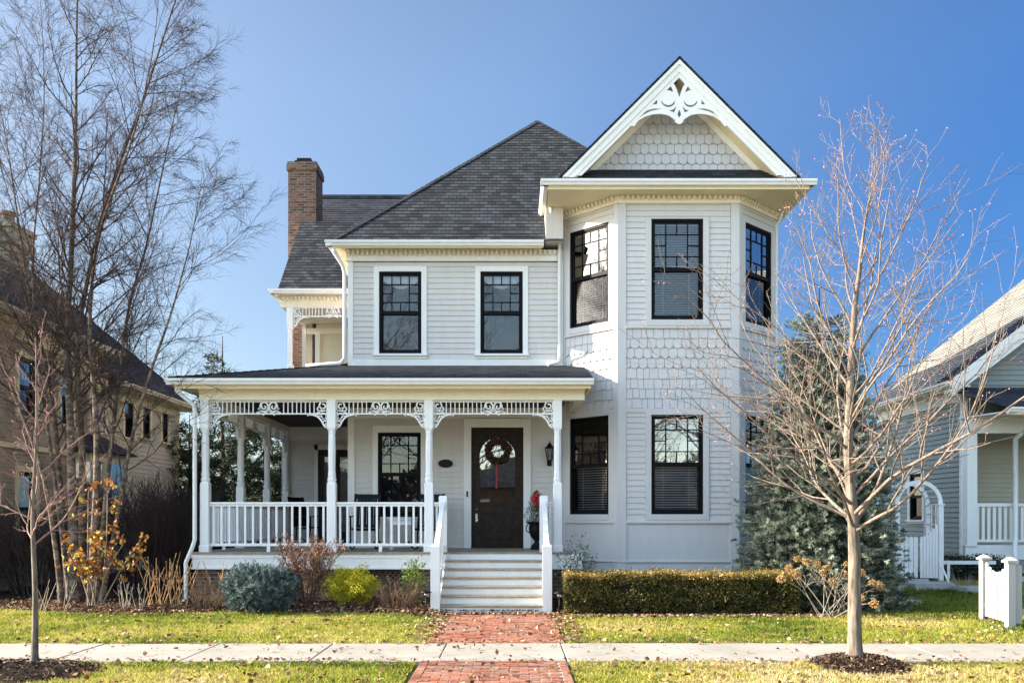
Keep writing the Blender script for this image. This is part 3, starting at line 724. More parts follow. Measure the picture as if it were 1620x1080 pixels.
def spandrel(fr, u0, u1, zt=3.81, drop=.245, ornament=True, k=1.0):
    mb = MB(); zb_ = zt - drop
    mb.box(u0, u1, zt - .028, zt - .002, -.025, .025, fr=fr); mb.box(u0, u1, zb_ - .012, zb_ + .012, -.022, .022, fr=fr)
    um = (u0 + u1) / 2; uu = u0 + .24
    while uu < u1 - .22:
        if abs(uu - um) > .22: mb.box(uu - .009, uu + .009, zb_ + .012, zt - .028, -.009, .009, fr=fr)
        uu += .082
    o = H(mb, 'spandrel', M['rail'])
    for sgn, ub in ((1, u0), (-1, u1)):
        b = MB(); P = lambda s, t: (ub + sgn * s * k, zt - t * k)
        L = lambda pts, wd=.026: b.bar2d([P(*p) for p in pts], wd * k, -.014, .014, fr)
        L([(.0, .50), (.035, .495), (.07, .46), (.105, .39), (.145, .335), (.20, .29), (.27, .265), (.36, .258)], .03)
        L(spiral(.085, .095, .075, .028, -60, 300)); L(spiral(.155, .145, .058, .022, 200, -120), .022)
        L(spiral(.085, .285, .075, .026, 100, 440)); L(spiral(.055, .405, .045, .02, 90, 400), .02); L(spiral(.165, .245, .05, .02, 150, -150), .02)
        L([(.012, .02), (.012, .50)], .02); L([(.0, .19), (.06, .185), (.12, .20), (.16, .20)], .022); L([(.02, .35), (.06, .345), (.10, .34)], .02)
        L([(.345, .258), (.355, .275), (.375, .275), (.378, .255)], .022)
        H(b, 'scroll_bracket', M['rail'], o)
    if ornament:
        b = MB()
        for sgn in (-1, 1):
            P = lambda s, t: (um + sgn * s, zt - t)
            L = lambda pts, wd=.026: b.bar2d([P(*p) for p in pts], wd, -.016, .016, fr)
            L([(.085 + .075 * cos(rad(a)), .115 + .09 * sin(rad(a))) for a in range(0, 375, 15)], .03)
            L(spiral(.085, .115, .05, .02, -40, 250), .022); L(spiral(.175, .17, .045, .02, 60, 330), .022); L(spiral(.19, .21, .03, .012, 0, 270), .02)
            L([(.0, .17), (.05, .22), (.10, .262), (.115, .27)], .026)
        H(b, 'fan_ornament', M['rail'], o)
    return o
PF = Frame((0, PY, 0)); PS = Frame((-5.77, 0, 0), (0, -1, 0), (0, 0, 1), (-1, 0, 0))
for a, c in zip(front_posts[:-1], front_posts[1:]): spandrel(PF, a + .083, c - .083)
ys = [PY] + side_posts
for a, c in zip(ys[:-1], ys[1:]): spandrel(PS, -c + .083, -a - .083)
spandrel(WF, -5.58, -3.56, 6.98, .24)
bp = MB(); bp.box(-5.76, -5.58, 23.36, 23.50, 4.55, 5.5, bev=.01); bp.tube([(-5.67, 23.43, 5.48), (-5.67, 23.43, 6.45)], .06, 10); bp.box(-5.75, -5.59, 23.37, 23.49, 6.42, 6.98); H(bp, 'balcony_post', M['rail'])
def railing(fr, u0, u1, foot=True):
    mb = MB()
    mb.box(u0, u1, 1.86, 1.905, -.045, .045, fr=fr, bev=.012); mb.box(u0, u1, 1.825, 1.86, -.025, .025, fr=fr)
    mb.box(u0, u1, 1.075, 1.13, -.032, .032, fr=fr, bev=.01)
    if foot and u1 - u0 > .6: mb.box((u0 + u1) / 2 - .03, (u0 + u1) / 2 + .03, ZD, 1.075, -.03, .03, fr=fr)
    o = H(mb, 'railing', M['rail'])
    n = max(1, int(round((u1 - u0) / .143))); st = (u1 - u0) / n
    for i in range(n if n > 1 else 1):
        u = u0 + (i + .5) * st
        bb = MB(); bb.box(u - .019, u + .019, 1.13, 1.825, -.019, .019, fr=fr); H(bb, 'baluster', M['rail'], o)
    return o
railing(PF, front_posts[0] + .085, front_posts[1] - .085); railing(PF, front_posts[1] + .085, front_posts[2] - .085)
railing(PF, -1.475, -1.36); railing(PF, .665, .772)
for a, c in zip(ys[:-1], ys[1:]): railing(PS, -c + .085, -a - .085)
# beam, ceiling, soffit, gutter, porch roof
bm = MB(); bm.box(-5.86, 1.36, 17.17, 17.35, 3.815, 4.03); bm.box(-5.86, -5.68, 17.35, 23.5, 3.815, 4.03); bm.box(1.18, 1.36, 17.35, 19.1, 3.815, 4.03)
bm.box(-5.88, 1.38, 17.155, 17.17, 3.985, 4.03); H(bm, 'porch_beam', M['bounce_trim'])
so = MB(); so.box(-6.2, 1.44, 16.9, 17.17, 4.03, 4.06); so.box(-6.2, -5.86, 17.17, 23.5, 4.03, 4.06); so.box(-6.22, 1.46, 16.88, 16.92, 3.99, 4.14); so.box(1.42, 1.46, 16.92, 18.9, 3.99, 4.14); H(so, 'porch_soffit', M['soffit'])
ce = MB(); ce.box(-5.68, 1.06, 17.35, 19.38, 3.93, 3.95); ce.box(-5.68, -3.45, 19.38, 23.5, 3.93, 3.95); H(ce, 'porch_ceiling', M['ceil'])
PRF = Frame((0, 16.88, 0)); PGV = 4.045
g = MB(); g.profile([(a, v + PGV) for a, v in GUT], -6.34, 1.50, PRF); g.profile([(a + .46, v + PGV) for a, v in GUT], -23.4, -16.76, leftface(-5.77)); H(g, 'gutter', M['gutter'])
pr = MB(); sl = math.hypot(2.6, .65)
pr.courses([(-6.31, 0), (1.49, 0), (1.49, sl + .02), (-3.71, sl + .02)], slope_frame((0, 16.8, 4.175), (1, 0, 0), (0, 2.6, .65)), RP, .004, wav=.4)
pr.courses([(-23.45, 0), (-16.8, 0), (-19.4, sl), (-19.4, sl + .25), (-23.45, sl + .25)], slope_frame((-6.31, 0, 4.17), (0, -1, 0), (2.6, 0, .65)), RP, .012, wav=.4)
pr.box(1.46, 1.49, 16.85, 18.9, 4.06, 4.17)
H(pr, 'porch_roof', M['roof'])
cp = MB(); caps(cp, (-6.31, 16.8, 4.17), (-3.71, 19.4, 4.82), Vector((1, -.05, 0)) * .7, Vector((-.05, 1, 0)) * .7); H(cp, 'hip_cap', M['roof_dark'])
# ---------------------------------------------------------------- porch steps
stair = MB()
for sx in (-1.235, .555):
    pts = [(17.05, ZD - .04), (17.05, 0), (15.40, 0), (15.40, .16)]
    stair.prism([(p[0], p[1]) for p in pts], sx - .02, sx + .02, Frame((0, 0, 0), (0, 1, 0), (0, 0, 1), (1, 0, 0)))
st_o = H(stair, 'porch_steps', M['rail'])
for i in range(7):
    z1 = ZD - i * .1386; yb = 17.045 - i * .27
    rz = MB(); rz.box(-1.215, .535, yb - .02, yb, z1 - .1386, z1 - .032); H(rz, 'riser', M['rail'], st_o)
    if i > 0:
        tr = MB(); tr.box(-1.23, .55, yb - .05, yb + .27, z1 - .03, z1, bev=.006); H(tr, 'tread', M['tread'], st_o)
for x in (-1.285, .59):
    lo_x = x
    nb = MB()
    def nsq(hw, z, cx, cy): return [(cx - hw, cy - hw, z), (cx + hw, cy - hw, z), (cx + hw, cy + hw, z), (cx - hw, cy + hw, z)]
    nb.loft([nsq(.075, ZD, x, 17.1), nsq(.075, 2.0, x, 17.1), nsq(.06, 2.02, x, 17.1)]); H(nb, 'newel_post', M['rail'], st_o)
    nb = MB(); nb.loft([nsq(.078, 0, x, 15.38), nsq(.078, 1.13, x, 15.38), nsq(.06, 1.16, x, 15.38)]); H(nb, 'newel_post', M['rail'], st_o)
    hr = MB(); XF = Frame((x, 0, 0), (0, 1, 0), (0, 0, 1), (1, 0, 0))
    hr.prism([(15.46, 1.03), (17.03, 1.86), (17.03, 1.92), (15.46, 1.09)], -.045, .045, XF); hr.prism([(15.46, .97), (17.03, 1.80), (17.03, 1.86), (15.46, 1.03)], -.025, .025, XF)
    hr.prism([(15.46, .22), (17.03, 1.05), (17.03, 1.12), (15.46, .29)], -.03, .03, XF)
    hro = H(hr, 'handrail', M['rail'], st_o)
    hb = MB()
    for j in range(10):
        yy = 15.56 + j * .148; zz = (yy - 15.46) * .5287
        hb.box(x - .019, x + .019, yy - .019, yy + .019, .27 + zz, .98 + zz)
    H(hb, 'handrail_balusters', M['rail'], st_o)
# ---------------------------------------------------------------- front door
fdm = MB(); a, c, z0, z1 = door_h
fdm.box(a - .155, a, ZD, z1 + .16, -.02, .05, fr=FRONT); fdm.box(c, c + .155, ZD, z1 + .16, -.02, .05, fr=FRONT); fdm.box(a, c, z1, z1 + .16, -.02, .05, fr=FRONT); fdm.box(a - .17, c + .17, z1 + .16, z1 + .185, -.02, .07, fr=FRONT)
fd = H(fdm, 'front_door', M['trim'])
dm = MB(); dm.box(a, a + .05, ZD, z1, -.10, 0, fr=FRONT); dm.box(c - .05, c, ZD, z1, -.10, 0, fr=FRONT); dm.box(a + .05, c - .05, z1 - .06, z1, -.10, 0, fr=FRONT); dm.box(a, c, ZD, ZD + .03, -.10, .06, fr=FRONT); H(dm, 'door_jamb', M['door'], fd)
gl0, gl1, gz0, gz1 = -.70, .08, 1.93, 3.32
R_ = (gl1 - gl0) / 2; gm = (gl0 + gl1) / 2
arch = [(gl0, gz0), (gl1, gz0)] + [(gm + R_ * cos(rad(q)), gz1 - R_ + R_ * sin(rad(q))) for q in range(0, 181, 12)]
p1 = rect(-.68, .06, 1.10, 1.72)
slab = cut_panel('door_slab', rect(a + .052, c - .052, ZD + .032, z1 - .062), [arch, p1], -.085, -.035, FRONT, M['door']); slab.parent = fd
dg = MB(); dg.box(-.68, .06, 1.10, 1.72, -.075, -.06, fr=FRONT); dg.box(-.62, 0, 1.16, 1.66, -.06, -.045, fr=FRONT, bev=.01)
arch_in = [(gm + (u - gm) * .955, gz0 + .02 + (v - gz0) * .975) for u, v in arch]
H(dg, 'door_panel', M['door'], fd)
dg = MB(); dg.face([FRONT(u, v, -.062) for u, v in arch]); H(dg, 'door_glass', M['glass_clear'], fd)
dg = MB(); dg.bar2d(arch + [arch[0]], .03, -.036, -.024, FRONT); H(dg, 'glass_bead', M['door'], fd)
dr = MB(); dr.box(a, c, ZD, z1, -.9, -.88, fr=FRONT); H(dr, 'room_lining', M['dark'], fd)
dh = MB(); dh.box(a + .085, a + .135, 1.52, 1.70, -.035, -.02, fr=FRONT, bev=.005); dh.tube([FRONT(a + .11, 1.56, -.02), FRONT(a + .11, 1.56, .03), FRONT(a + .15, 1.56, .04)], .014, 8); dh.lathe([(.0, 0), (.025, 0), (.025, .012), (0, .012)], (a + .11, 19.415, 1.78), 10); H(dh, 'door_handle', M['brass'], fd)
kp = MB(); kp.box(a - .10, a - .065, 2.05, 2.17, .05, .068, fr=FRONT, bev=.004); H(kp, 'doorbell', M['iron'], fd)
# glazed door at the end of the side porch
ed = MB(); ed.box(-5.06, -4.97, ZD, 3.47, -.02, .045, fr=WBACK); ed.box(-5.06, -3.86, 3.35, 3.47, -.02, .045, fr=WBACK); ed.box(-3.95, -3.86, ZD, 3.35, -.02, .045, fr=WBACK); edo = H(ed, 'porch_door', M['trim'])
ds = cut_panel('door_slab', rect(-4.97, -3.95, ZD, 3.35), [rect(-4.82, -4.52, 1.25, 3.17), rect(-4.42, -4.10, 1.25, 3.17)], -.06, -.01, WBACK, M['door']); ds.parent = edo
dg = MB(); dg.face([WBACK(-4.9, 1.2, -.04), WBACK(-4.0, 1.2, -.04), WBACK(-4.0, 3.25, -.04), WBACK(-4.9, 3.25, -.04)]); H(dg, 'pane', M['glass'], edo)
# ---------------------------------------------------------------- downspouts
def pipe(mb, pts, r=.04):
    mb.tube(pts, r, 8)
dsm = MB(); pipe(dsm, [(-6.20, 16.93, 4.06), (-6.20, 16.95, 3.95), (-5.95, 17.12, 3.72), (-5.93, 17.13, 3.6), (-5.93, 17.13, 1.2), (-5.96, 17.08, 1.05), (-6.05, 17.0, .78), (-6.05, 17.0, .12), (-6.06, 16.85, .04)]); H(dsm, 'downspout', M['gutter'], None, True)
dsm = MB(); pipe(dsm, [(-3.70, 19.0, 7.23), (-3.70, 19.05, 7.14), (-3.56, 19.30, 6.90), (-3.53, 19.33, 6.75), (-3.53, 19.33, 4.98), (-3.60, 19.2, 4.84), (-4.3, 19.1, 4.77)]); H(dsm, 'downspout', M['gutter'], None, True)
dsm = MB(); pipe(dsm, [(.80, 19.0, 8.06), (.82, 19.05, 7.85), (.98, 19.28, 7.6), (1.0, 19.30, 7.4), (1.0, 19.30, 4.95), (.95, 19.22, 4.86), (.75, 19.1, 4.80)]); H(dsm, 'downspout', M['gutter'], None, True)
dsm = MB(); pipe(dsm, [(5.70, 19.3, 8.09), (5.66, 19.36, 7.9), (5.60, 19.40, 7.8), (5.60, 19.40, .2)], .035); H(dsm, 'downspout', M['gutter'], None, True)
# ================================================================= GROUND
rng = np.random.default_rng(7)
def fbm(x, y, s=1.0, seed=0):
    """cheap smooth noise for patches, about -1..1"""
    r = np.random.default_rng(seed); v = 0
    for k in range(6):
        a = r.uniform(0, 2 * pi); f = s * r.uniform(.5, 1.8) * (1 + k * .45); ph = r.uniform(0, 6.28)
        v = v + np.sin((x * cos(a) + y * sin(a)) * f + ph + 1.3 * np.sin((y * cos(a) - x * sin(a)) * f * .7 + ph * 2)) / (1 + k * .5)
    return v / 2.6
gm_, nt, b, o_ = new_mat('lawn_soil')
n1 = noise(nt, coord(nt), .5, 6, .6); n2 = noise(nt, coord(nt), 30, 5, .7)
c = ramp(nt, [(.3, (.075, .085, .022)), (.55, (.11, .11, .035)), (.8, (.14, .11, .05))], n1).outputs[0]
c = mix(nt, c, ramp(nt, [(.3, (.5, .5, .5)), (.7, (1.25, 1.25, 1.25))], n2).outputs[0], 1.0, 'MULTIPLY')
nt.links.new(c, b.inputs['Base Color']); b.inputs['Roughness'].default_value = 1; b.inputs['Specular IOR Level'].default_value = .1; bump(nt, b, n2, .8, .03)
g = MB()
xs = [-400, -120, -60, -40, -30, -24, -20] + [x * .8 for x in range(-20, 21)] + [20, 24, 30, 40, 60, 120, 400]
yl = [5.8, 7, 8, 9, 10, 11, 12, 13, 14, 14.6, 15.2] + [15.6 + .4 * k for k in range(18)] + [24, 26, 30, 40, 60, 120, 500]
vs = [(x, y, ground_z(x, y) - .02 * (1 - ss(14, 16, y)) - .012) for y in yl for x in xs]; nx = len(xs)
g.mesh(vs, [(j * nx + i, j * nx + i + 1, (j + 1) * nx + i + 1, (j + 1) * nx + i) for j in range(len(yl) - 1) for i in range(nx - 1)])
struct(g.build('ground', gm_, None, True))
g = MB(); g.box(-400, 400, -60, -6.5, -.2, -.02); struct(g.build('far_ground', gm_))
# unseen street behind and under the camera, paled to bounce light onto the facade
am, nt, b, o_ = new_mat('pale_bounce_street'); n1 = noise(nt, coord(nt), 60, 5, .7); n2 = noise(nt, coord(nt), .6, 5)
c = mix(nt, ramp(nt, [(.3, (.33, .31, .275)), (.7, (.45, .425, .38))], n1).outputs[0], ramp(nt, [(.3, (.8, .8, .8)), (.7, (1.2, 1.2, 1.2))], n2).outputs[0], 1.0, 'MULTIPLY')
nt.links.new(c, b.inputs['Base Color']); b.inputs['Roughness'].default_value = .9; bump(nt, b, n1, .5, .01)
g = MB(); g.box(-400, 400, -6.3, 5.6, -.4, -.14); struct(g.build('road', am))
cm, nt, b, o_ = new_mat('concrete')
n1 = noise(nt, coord(nt), 1.3, 6, .6); n2 = noise(nt, coord(nt), 45, 5, .7); n3 = noise(nt, coord(nt, 'Object', (1, 1.6, 1)), 2.6, 6, .7)
c = ramp(nt, [(.3, (.30, .27, .22)), (.7, (.41, .375, .315))], n1).outputs[0]
c = mix(nt, c, ramp(nt, [(.3, (.86, .86, .86)), (.7, (1.1, 1.1, 1.1))], n2).outputs[0], 1.0, 'MULTIPLY')
c = mix(nt, c, (.17, .14, .10), ramp(nt, [(.58, (0, 0, 0)), (.74, (.6, .6, .6))], n3).outputs[0])
nt.links.new(c, b.inputs['Base Color']); b.inputs['Roughness'].default_value = .85; b.inputs['Specular IOR Level'].default_value = .25; bump(nt, b, n2, .25, .006)
M['concrete'] = cm
g = MB(); g.box(-400, 400, 5.6, 5.78, -.4, .0, bev=.02); g.box(-400, 400, -6.5, -6.3, -.4, .0, bev=.02); struct(g.build('kerb', cm))
g = MB(); rr = random.Random(2); x = -.83 - 1.45 * 14
SW0, SW1 = 10.27, 11.70
for i in range(29):
    dz = rr.uniform(-.004, .004)
    g.box(x + .006, x + 1.444, SW0, SW1, -.12, .012 + dz, bev=.012); x += 1.45
struct(g.build('sidewalk', cm))
# brick paths: bricks laid in running rows between soldier borders
def brick_path(name, x0, x1, y0, y1, z):
    g = MB(); rr = random.Random(int(y0)); y = y0; k = 0
    for side in (x0, x1 - .1):
        yy = y0
        while yy < y1 - .02:
            g.box(side + .004, side + .096, yy + .004, min(yy + .2, y1) - .004, -.06, z + rr.uniform(-.004, .004), bev=.006); yy += .2
    while y < y1 - .05:
        x = x0 + .10 - (.1 if k % 2 else 0)
        while x < x1 - .1:
            a, c = max(x, x0 + .10), min(x + .2, x1 - .10)
            if c - a > .03: g.box(a + .004, c - .004, y + .004, y + .097, -.06, z + rr.uniform(-.005, .005), bev=.006)
            x += .2
        y += .102; k += 1
    base = MB(); base.box(x0, x1, y0, y1, -.08, z - .010)
    m2 = pav
    o = g.build(name, m2); struct(o)
    o2 = base.build('path_mortar', mort); o2.parent = o
def path_mat():
    m, nt, b, o = new_mat('path_brick')
    geo = nt.nodes.new('ShaderNodeNewGeometry')
    c = ramp(nt, [(0, (.21, .07, .042)), (.35, (.31, .11, .062)), (.7, (.38, .15, .09)), (1, (.25, .15, .115))], geo.outputs['Random Per Island']).outputs[0]
    n1 = noise(nt, coord(nt), 50, 4, .7); n2 = noise(nt, coord(nt), 1.4, 5, .7)
    c = mix(nt, c, ramp(nt, [(.3, (.75, .75, .75)), (.7, (1.2, 1.2, 1.2))], n1).outputs[0], 1.0, 'MULTIPLY')
    c = mix(nt, c, (.40, .30, .23), ramp(nt, [(.45, (0, 0, 0)), (.8, (.6, .6, .6))], n2).outputs[0])
    nt.links.new(c, b.inputs['Base Color']); b.inputs['Roughness'].default_value = .9; b.inputs['Specular IOR Level'].default_value = .2; bump(nt, b, n1, .5, .006)
    return m
pav = path_mat(); mort = simple('sandy_mortar', (.42, .36, .28), .95, nscale=60)
brick_path('brick_path', -1.10, .68, SW1 + .01, 15.36, .012)
brick_path('brick_path', -1.02, .61, 6.0, SW0 - .01, .012)

# ---------------------------------------------------------------- beds (mulch)
mm, nt, b, o_ = new_mat('bark_mulch'); n1 = noise(nt, coord(nt), 28, 6, .75); n2 = noise(nt, coord(nt), 2, 4)
c = mix(nt, ramp(nt, [(.3, (.018, .012, .009)), (.6, (.055, .034, .022)), (.8, (.11, .07, .045))], n1).outputs[0], ramp(nt, [(.3, (.7, .7, .7)), (.7, (1.2, 1.2, 1.2))], n2).outputs[0], 1.0, 'MULTIPLY')
nt.links.new(c, b.inputs['Base Color']); b.inputs['Roughness'].default_value = 1; b.inputs['Specular IOR Level'].default_value = .1; bump(nt, b, n1, 1, .04)
M['mulch'] = mm
def bed_l(x): return 15.15 + .16 * math.sin(x * 1.1) + .08 * math.sin(x * 2.7 + 1) + .55 * ss(-6.6, -8.2, x) - .10 * ss(-2.2, -1.2, x)
def bed_r(x): return 14.86 + .05 * math.sin(x * 2.3) + 2.6 * ss(4.9, 6.6, x) + 2.6 * ss(6.4, 9.5, x)
def bed(name, x0, x1, front, back, dome=.05):
    g = MB(); nx_, ny_ = 60, 14; vs = []
    for j in range(ny_ + 1):
        for i in range(nx_ + 1):
            x = x0 + (x1 - x0) * i / nx_; f = front(x) - .03; y = f + (back - f) * (j / ny_) ** 1.6
            e = min(1, j / 3) 
            vs.append((x, y, ground_z(x, y) + .006 + dome * e + .02 * e * math.sin(x * 5.1 + y * 3) * math.sin(y * 6 - x * 2)))
    g.mesh(vs, [(j * (nx_ + 1) + i, j * (nx_ + 1) + i + 1, (j + 1) * (nx_ + 1) + i + 1, (j + 1) * (nx_ + 1) + i) for j in range(ny_) for i in range(nx_)])
    return struct(g.build(name, M['mulch'], None, True))
bed('mulch_bed', -14, -1.12, bed_l, 26.0); bed('mulch_bed', .70, 13, bed_r, 26.0)
def mound(name, cx, cy, rx, ry, h):
    g = MB(); rings = 10; seg = 40; vs = [(cx, cy, h)]; fs = []
    rr = random.Random(int(cx * 10))
    wob = [1 + rr.uniform(-.12, .12) for _ in range(seg)]
    for k in range(1, rings + 1):
        t = k / rings
        for s in range(seg):
            a = 2 * pi * s / seg; w_ = 1 + (wob[s] - 1) * t
            vs.append((cx + rx * t * w_ * cos(a), cy + ry * t * w_ * sin(a), h * (1 - t * t) + rr.uniform(-.012, .012) * (1 - t) - .01 * t))
    fs += [(0, 1 + s, 1 + (s + 1) % seg) for s in range(seg)]
    for k in range(rings - 1):
        for s in range(seg):
            a = 1 + k * seg + s; b_ = 1 + k * seg + (s + 1) % seg; fs.append((a, a + seg, b_ + seg, b_))
    g.mesh(vs, fs); return struct(g.build(name, M['mulch'], None, True))
mound('mulch_ring', 3.80, 10.03, .50, .58, .10); mound('mulch_ring', -5.35, 9.55, 1.05, .75, .07)
chip = leafy('mulch_chip', [(0, (.018, .011, .008)), (.5, (.07, .042, .027)), (.85, (.16, .10, .065)), (1, (.28, .19, .125))], .95, spec=.1)
def scatter(n, xf, zoff, sz, seed, asp=(.25, .5), tilt=.5):
    r = np.random.default_rng(seed); P_ = []
    while len(P_) < n:
        q = xf(r)
        if q is not None: P_.append(q)
    P_ = np.array(P_); nn = len(P_)
    d = np.stack([r.normal(size=nn), r.normal(size=nn), r.normal(size=nn) * tilt], 1)
    L = r.uniform(*sz, nn); W = L * r.uniform(*asp, nn)
    P_[:, 2] += zoff + r.uniform(0, .01, nn)
    return P_, d, L, W
def in_beds(r):
    if r.random() < .6:
        x = r.uniform(-9.5, -1.15); y = bed_l(x) - .05 + abs(r.normal()) * 1.0
    else:
        x = r.uniform(.75, 9.5); y = bed_r(x) - .05 + abs(r.normal()) * .9
    return (x, y, ground_z(x, y) + .055 * min(1, max(0, (y - (bed_l(x) if x < 0 else bed_r(x))) * 2)))
def in_rings(r):
    t = math.sqrt(r.random()) ; a = r.uniform(0, 6.28)
    if r.random() < .5: return (3.80 + .53 * t * cos(a), 10.03 + .6 * t * sin(a), .10 * (1 - t * t))
    return (-5.35 + 1.1 * t * cos(a), 9.55 + .8 * t * sin(a), .07 * (1 - t * t))
P1 = scatter(15000, in_beds, .012, (.02, .07), 3); P2 = scatter(3500, in_rings, .012, (.02, .06), 4)
A = [np.concatenate(q) for q in zip(P1, P2)]
stuff(np_tris('mulch_chips', leaves_np(np.random.default_rng(1), A[0], A[1], A[2], A[3], .1), 4, chip), 'dark shredded bark chips covering the planting beds and tree rings', 'mulch')

# ---------------------------------------------------------------- grass
gmat = leafy('grass_blade', [(0, (.06, .10, .016)), (.25, (.19, .245, .030)), (.5, (.40, .39, .060)), (.78, (.54, .45, .15)), (1, (.61, .50, .29))], .6, .4, spec=.2)
def lawn_pts(n, x0, x1, yf0, yf1, r):
    x = r.uniform(x0, x1, n); a = np.array([yf0(q) for q in x]); b_ = np.array([yf1(q) for q in x]); y = a + (b_ - a) * r.random(n)
    keep = b_ > a
    return x[keep], y[keep]
def grass(name, areas, seed, label):
    r = np.random.default_rng(seed); X = []; Y = []; D = []
    for n, x0, x1, f0, f1, dry in areas:
        x, y = lawn_pts(n, x0, x1, f0, f1, r); X.append(x); Y.append(y); D.append(np.full(len(x), dry))
    X = np.concatenate(X); Y = np.concatenate(Y); D = np.concatenate(D)
    ring = (((X - 3.80) / .50) ** 2 + ((Y - 10.03) / .60) ** 2 > 1) & (((X + 5.35) / 1.03) ** 2 + ((Y - 9.55) / .74) ** 2 > 1)
    X, Y, D = X[ring], Y[ring], D[ring]
    thin = fbm(X, Y, 1.6, 3) + fbm(X, Y, 5, 5) * .5 + r.normal(size=len(X)) * .35
    keep = thin > -1.05; X, Y, D, thin = X[keep], Y[keep], D[keep], thin[keep]
    n = len(X)
    Z = np.array([ground_z(a, b_) for a, b_ in zip(X, Y)]) - .02 * (Y < 15) - .01
    clump = fbm(X, Y, 9, 11)
    h = (.035 + .03 * r.random(n) + .016 * clump).clip(.018) * (1 + .15 * (Y > 11)) * (1 + .35 * np.maximum(0, fbm(X, Y, 14, 12))); w = r.uniform(.004, .008, n)
    a = r.uniform(0, 2 * pi, n); lean = r.uniform(.1, .9, n) * h; la = r.uniform(0, 2 * pi, n)
    p = np.stack([X, Y, Z], 1); s = np.stack([np.cos(a) * w, np.sin(a) * w, 0 * a], 1)
    m_ = p + np.stack([np.cos(la) * lean * .35, np.sin(la) * lean * .35, h * .6], 1)
    t = p + np.stack([np.cos(la) * lean, np.sin(la) * lean, h], 1)
    v = np.stack([p - s, p + s, m_ + s * .7, t, m_ - s * .7], 1)
    col = .40 + D + .36 * fbm(X, Y, .9, 21) + .18 * fbm(X, Y, 4, 22) + r.normal(size=n) * .15 - .10 * clump
    return stuff(np_tris(name, v, 5, gmat, col.clip(.02, .98)), label, 'grass')
grass('lawn_grass', [(120000, -14, -1.09, lambda x: SW1 + .02 + .03 * math.sin(x * 7), lambda x: bed_l(x) + .03, 0),
                     (108000, .70, 12.5, lambda x: SW1 + .02 + .03 * math.sin(x * 6), lambda x: bed_r(x) + .03, .03)], 31, 'short yellow-green lawn between the pale sidewalk and the planting beds')
grass('lawn_grass', [(95000, -13, -1.08, lambda x: 8.0, lambda x: SW0 - .02 + .03 * math.sin(x * 6), .05), (95000, .64, 12, lambda x: 8.0, lambda x: SW0 - .02 + .03 * math.sin(x * 8), .30)], 32, 'drier patchy grass strip on the street side of the sidewalk')
# ---------------------------------------------------------------- fallen leaves
lm = leafy('fallen_leaf', [(0, (.09, .035, .018)), (.25, (.19, .09, .04)), (.5, (.32, .19, .10)), (.8, (.43, .31, .19)), (1, (.52, .41, .29))], .8, .15, spec=.15)
def leaf_spots(r):
    k = r.random()
    if k < .20: x = r.uniform(-9, 9); y = r.uniform(11.7, 15)
    elif k < .34: x = r.uniform(-7, 7); y = r.uniform(8, 10.3)
    elif k < .43: x = r.uniform(-9, 9); y = r.choice([SW1 + .03, SW0 - .02]) + r.normal() * .06
    elif k < .52: x = (-1.18 if r.random() < .4 else .78) + r.normal() * .13; y = r.uniform(11.8, 15.3)
    elif k < .60: x = r.uniform(-1.3, .8); y = 15.25 + r.normal() * .08
    elif k < .63: x = r.uniform(-8, 8); y = r.uniform(10.3, 11.7)
    elif k < .635: x = r.uniform(-1, .6); y = r.uniform(8.9, 15)
    elif k < .80: x = r.uniform(-9, -1.2); y = bed_l(x) + abs(r.normal()) * .6
    else: x = r.uniform(.8, 7.5); y = bed_r(x) + r.normal() * .15 + .05
    lawn = (11.75 < y < 14.9 and not (-1.1 < x < .68)) or (y < 10.25 and not (-1.02 < x < .61))
    return (x, y, ground_z(x, y) + (.028 if lawn else .022) + (.03 if y > 15.3 else 0))
def bed_leaf(r):
    if r.random() < .72: x = r.uniform(-9, -1.2); y = bed_l(x) + .02 + abs(r.normal()) * .55
    else: x = r.uniform(.75, 6.5); y = bed_r(x) + abs(r.normal()) * .35
    return (x, y, ground_z(x, y) + .075 * min(1, max(0.2, (y - (bed_l(x) if x < 0 else bed_r(x))) * 2)))
P_, d_, L_, W_ = scatter(5200, bed_leaf, .012, (.03, .075), 19, (.4, .85), .4)
stuff(np_tris('bed_leaf_litter', leaf6_np(np.random.default_rng(6), P_, d_, L_, W_), 6, leafy('brown_litter', [(0, (.05, .022, .012)), (.4, (.15, .075, .038)), (.75, (.29, .17, .10)), (1, (.42, .30, .19))], .85, .1, spec=.1)), 'brown crisp leaf litter lying thick along the front edge of the beds', 'leaves')
P_, d_, L_, W_ = scatter(7600, leaf_spots, .007, (.028, .07), 9, (.5, .85), .35)
stuff(np_tris('fallen_leaves', leaf6_np(np.random.default_rng(5), P_, d_, L_, W_), 6, lm), 'dry tan and brown leaves scattered over lawn, beds and path', 'leaves')
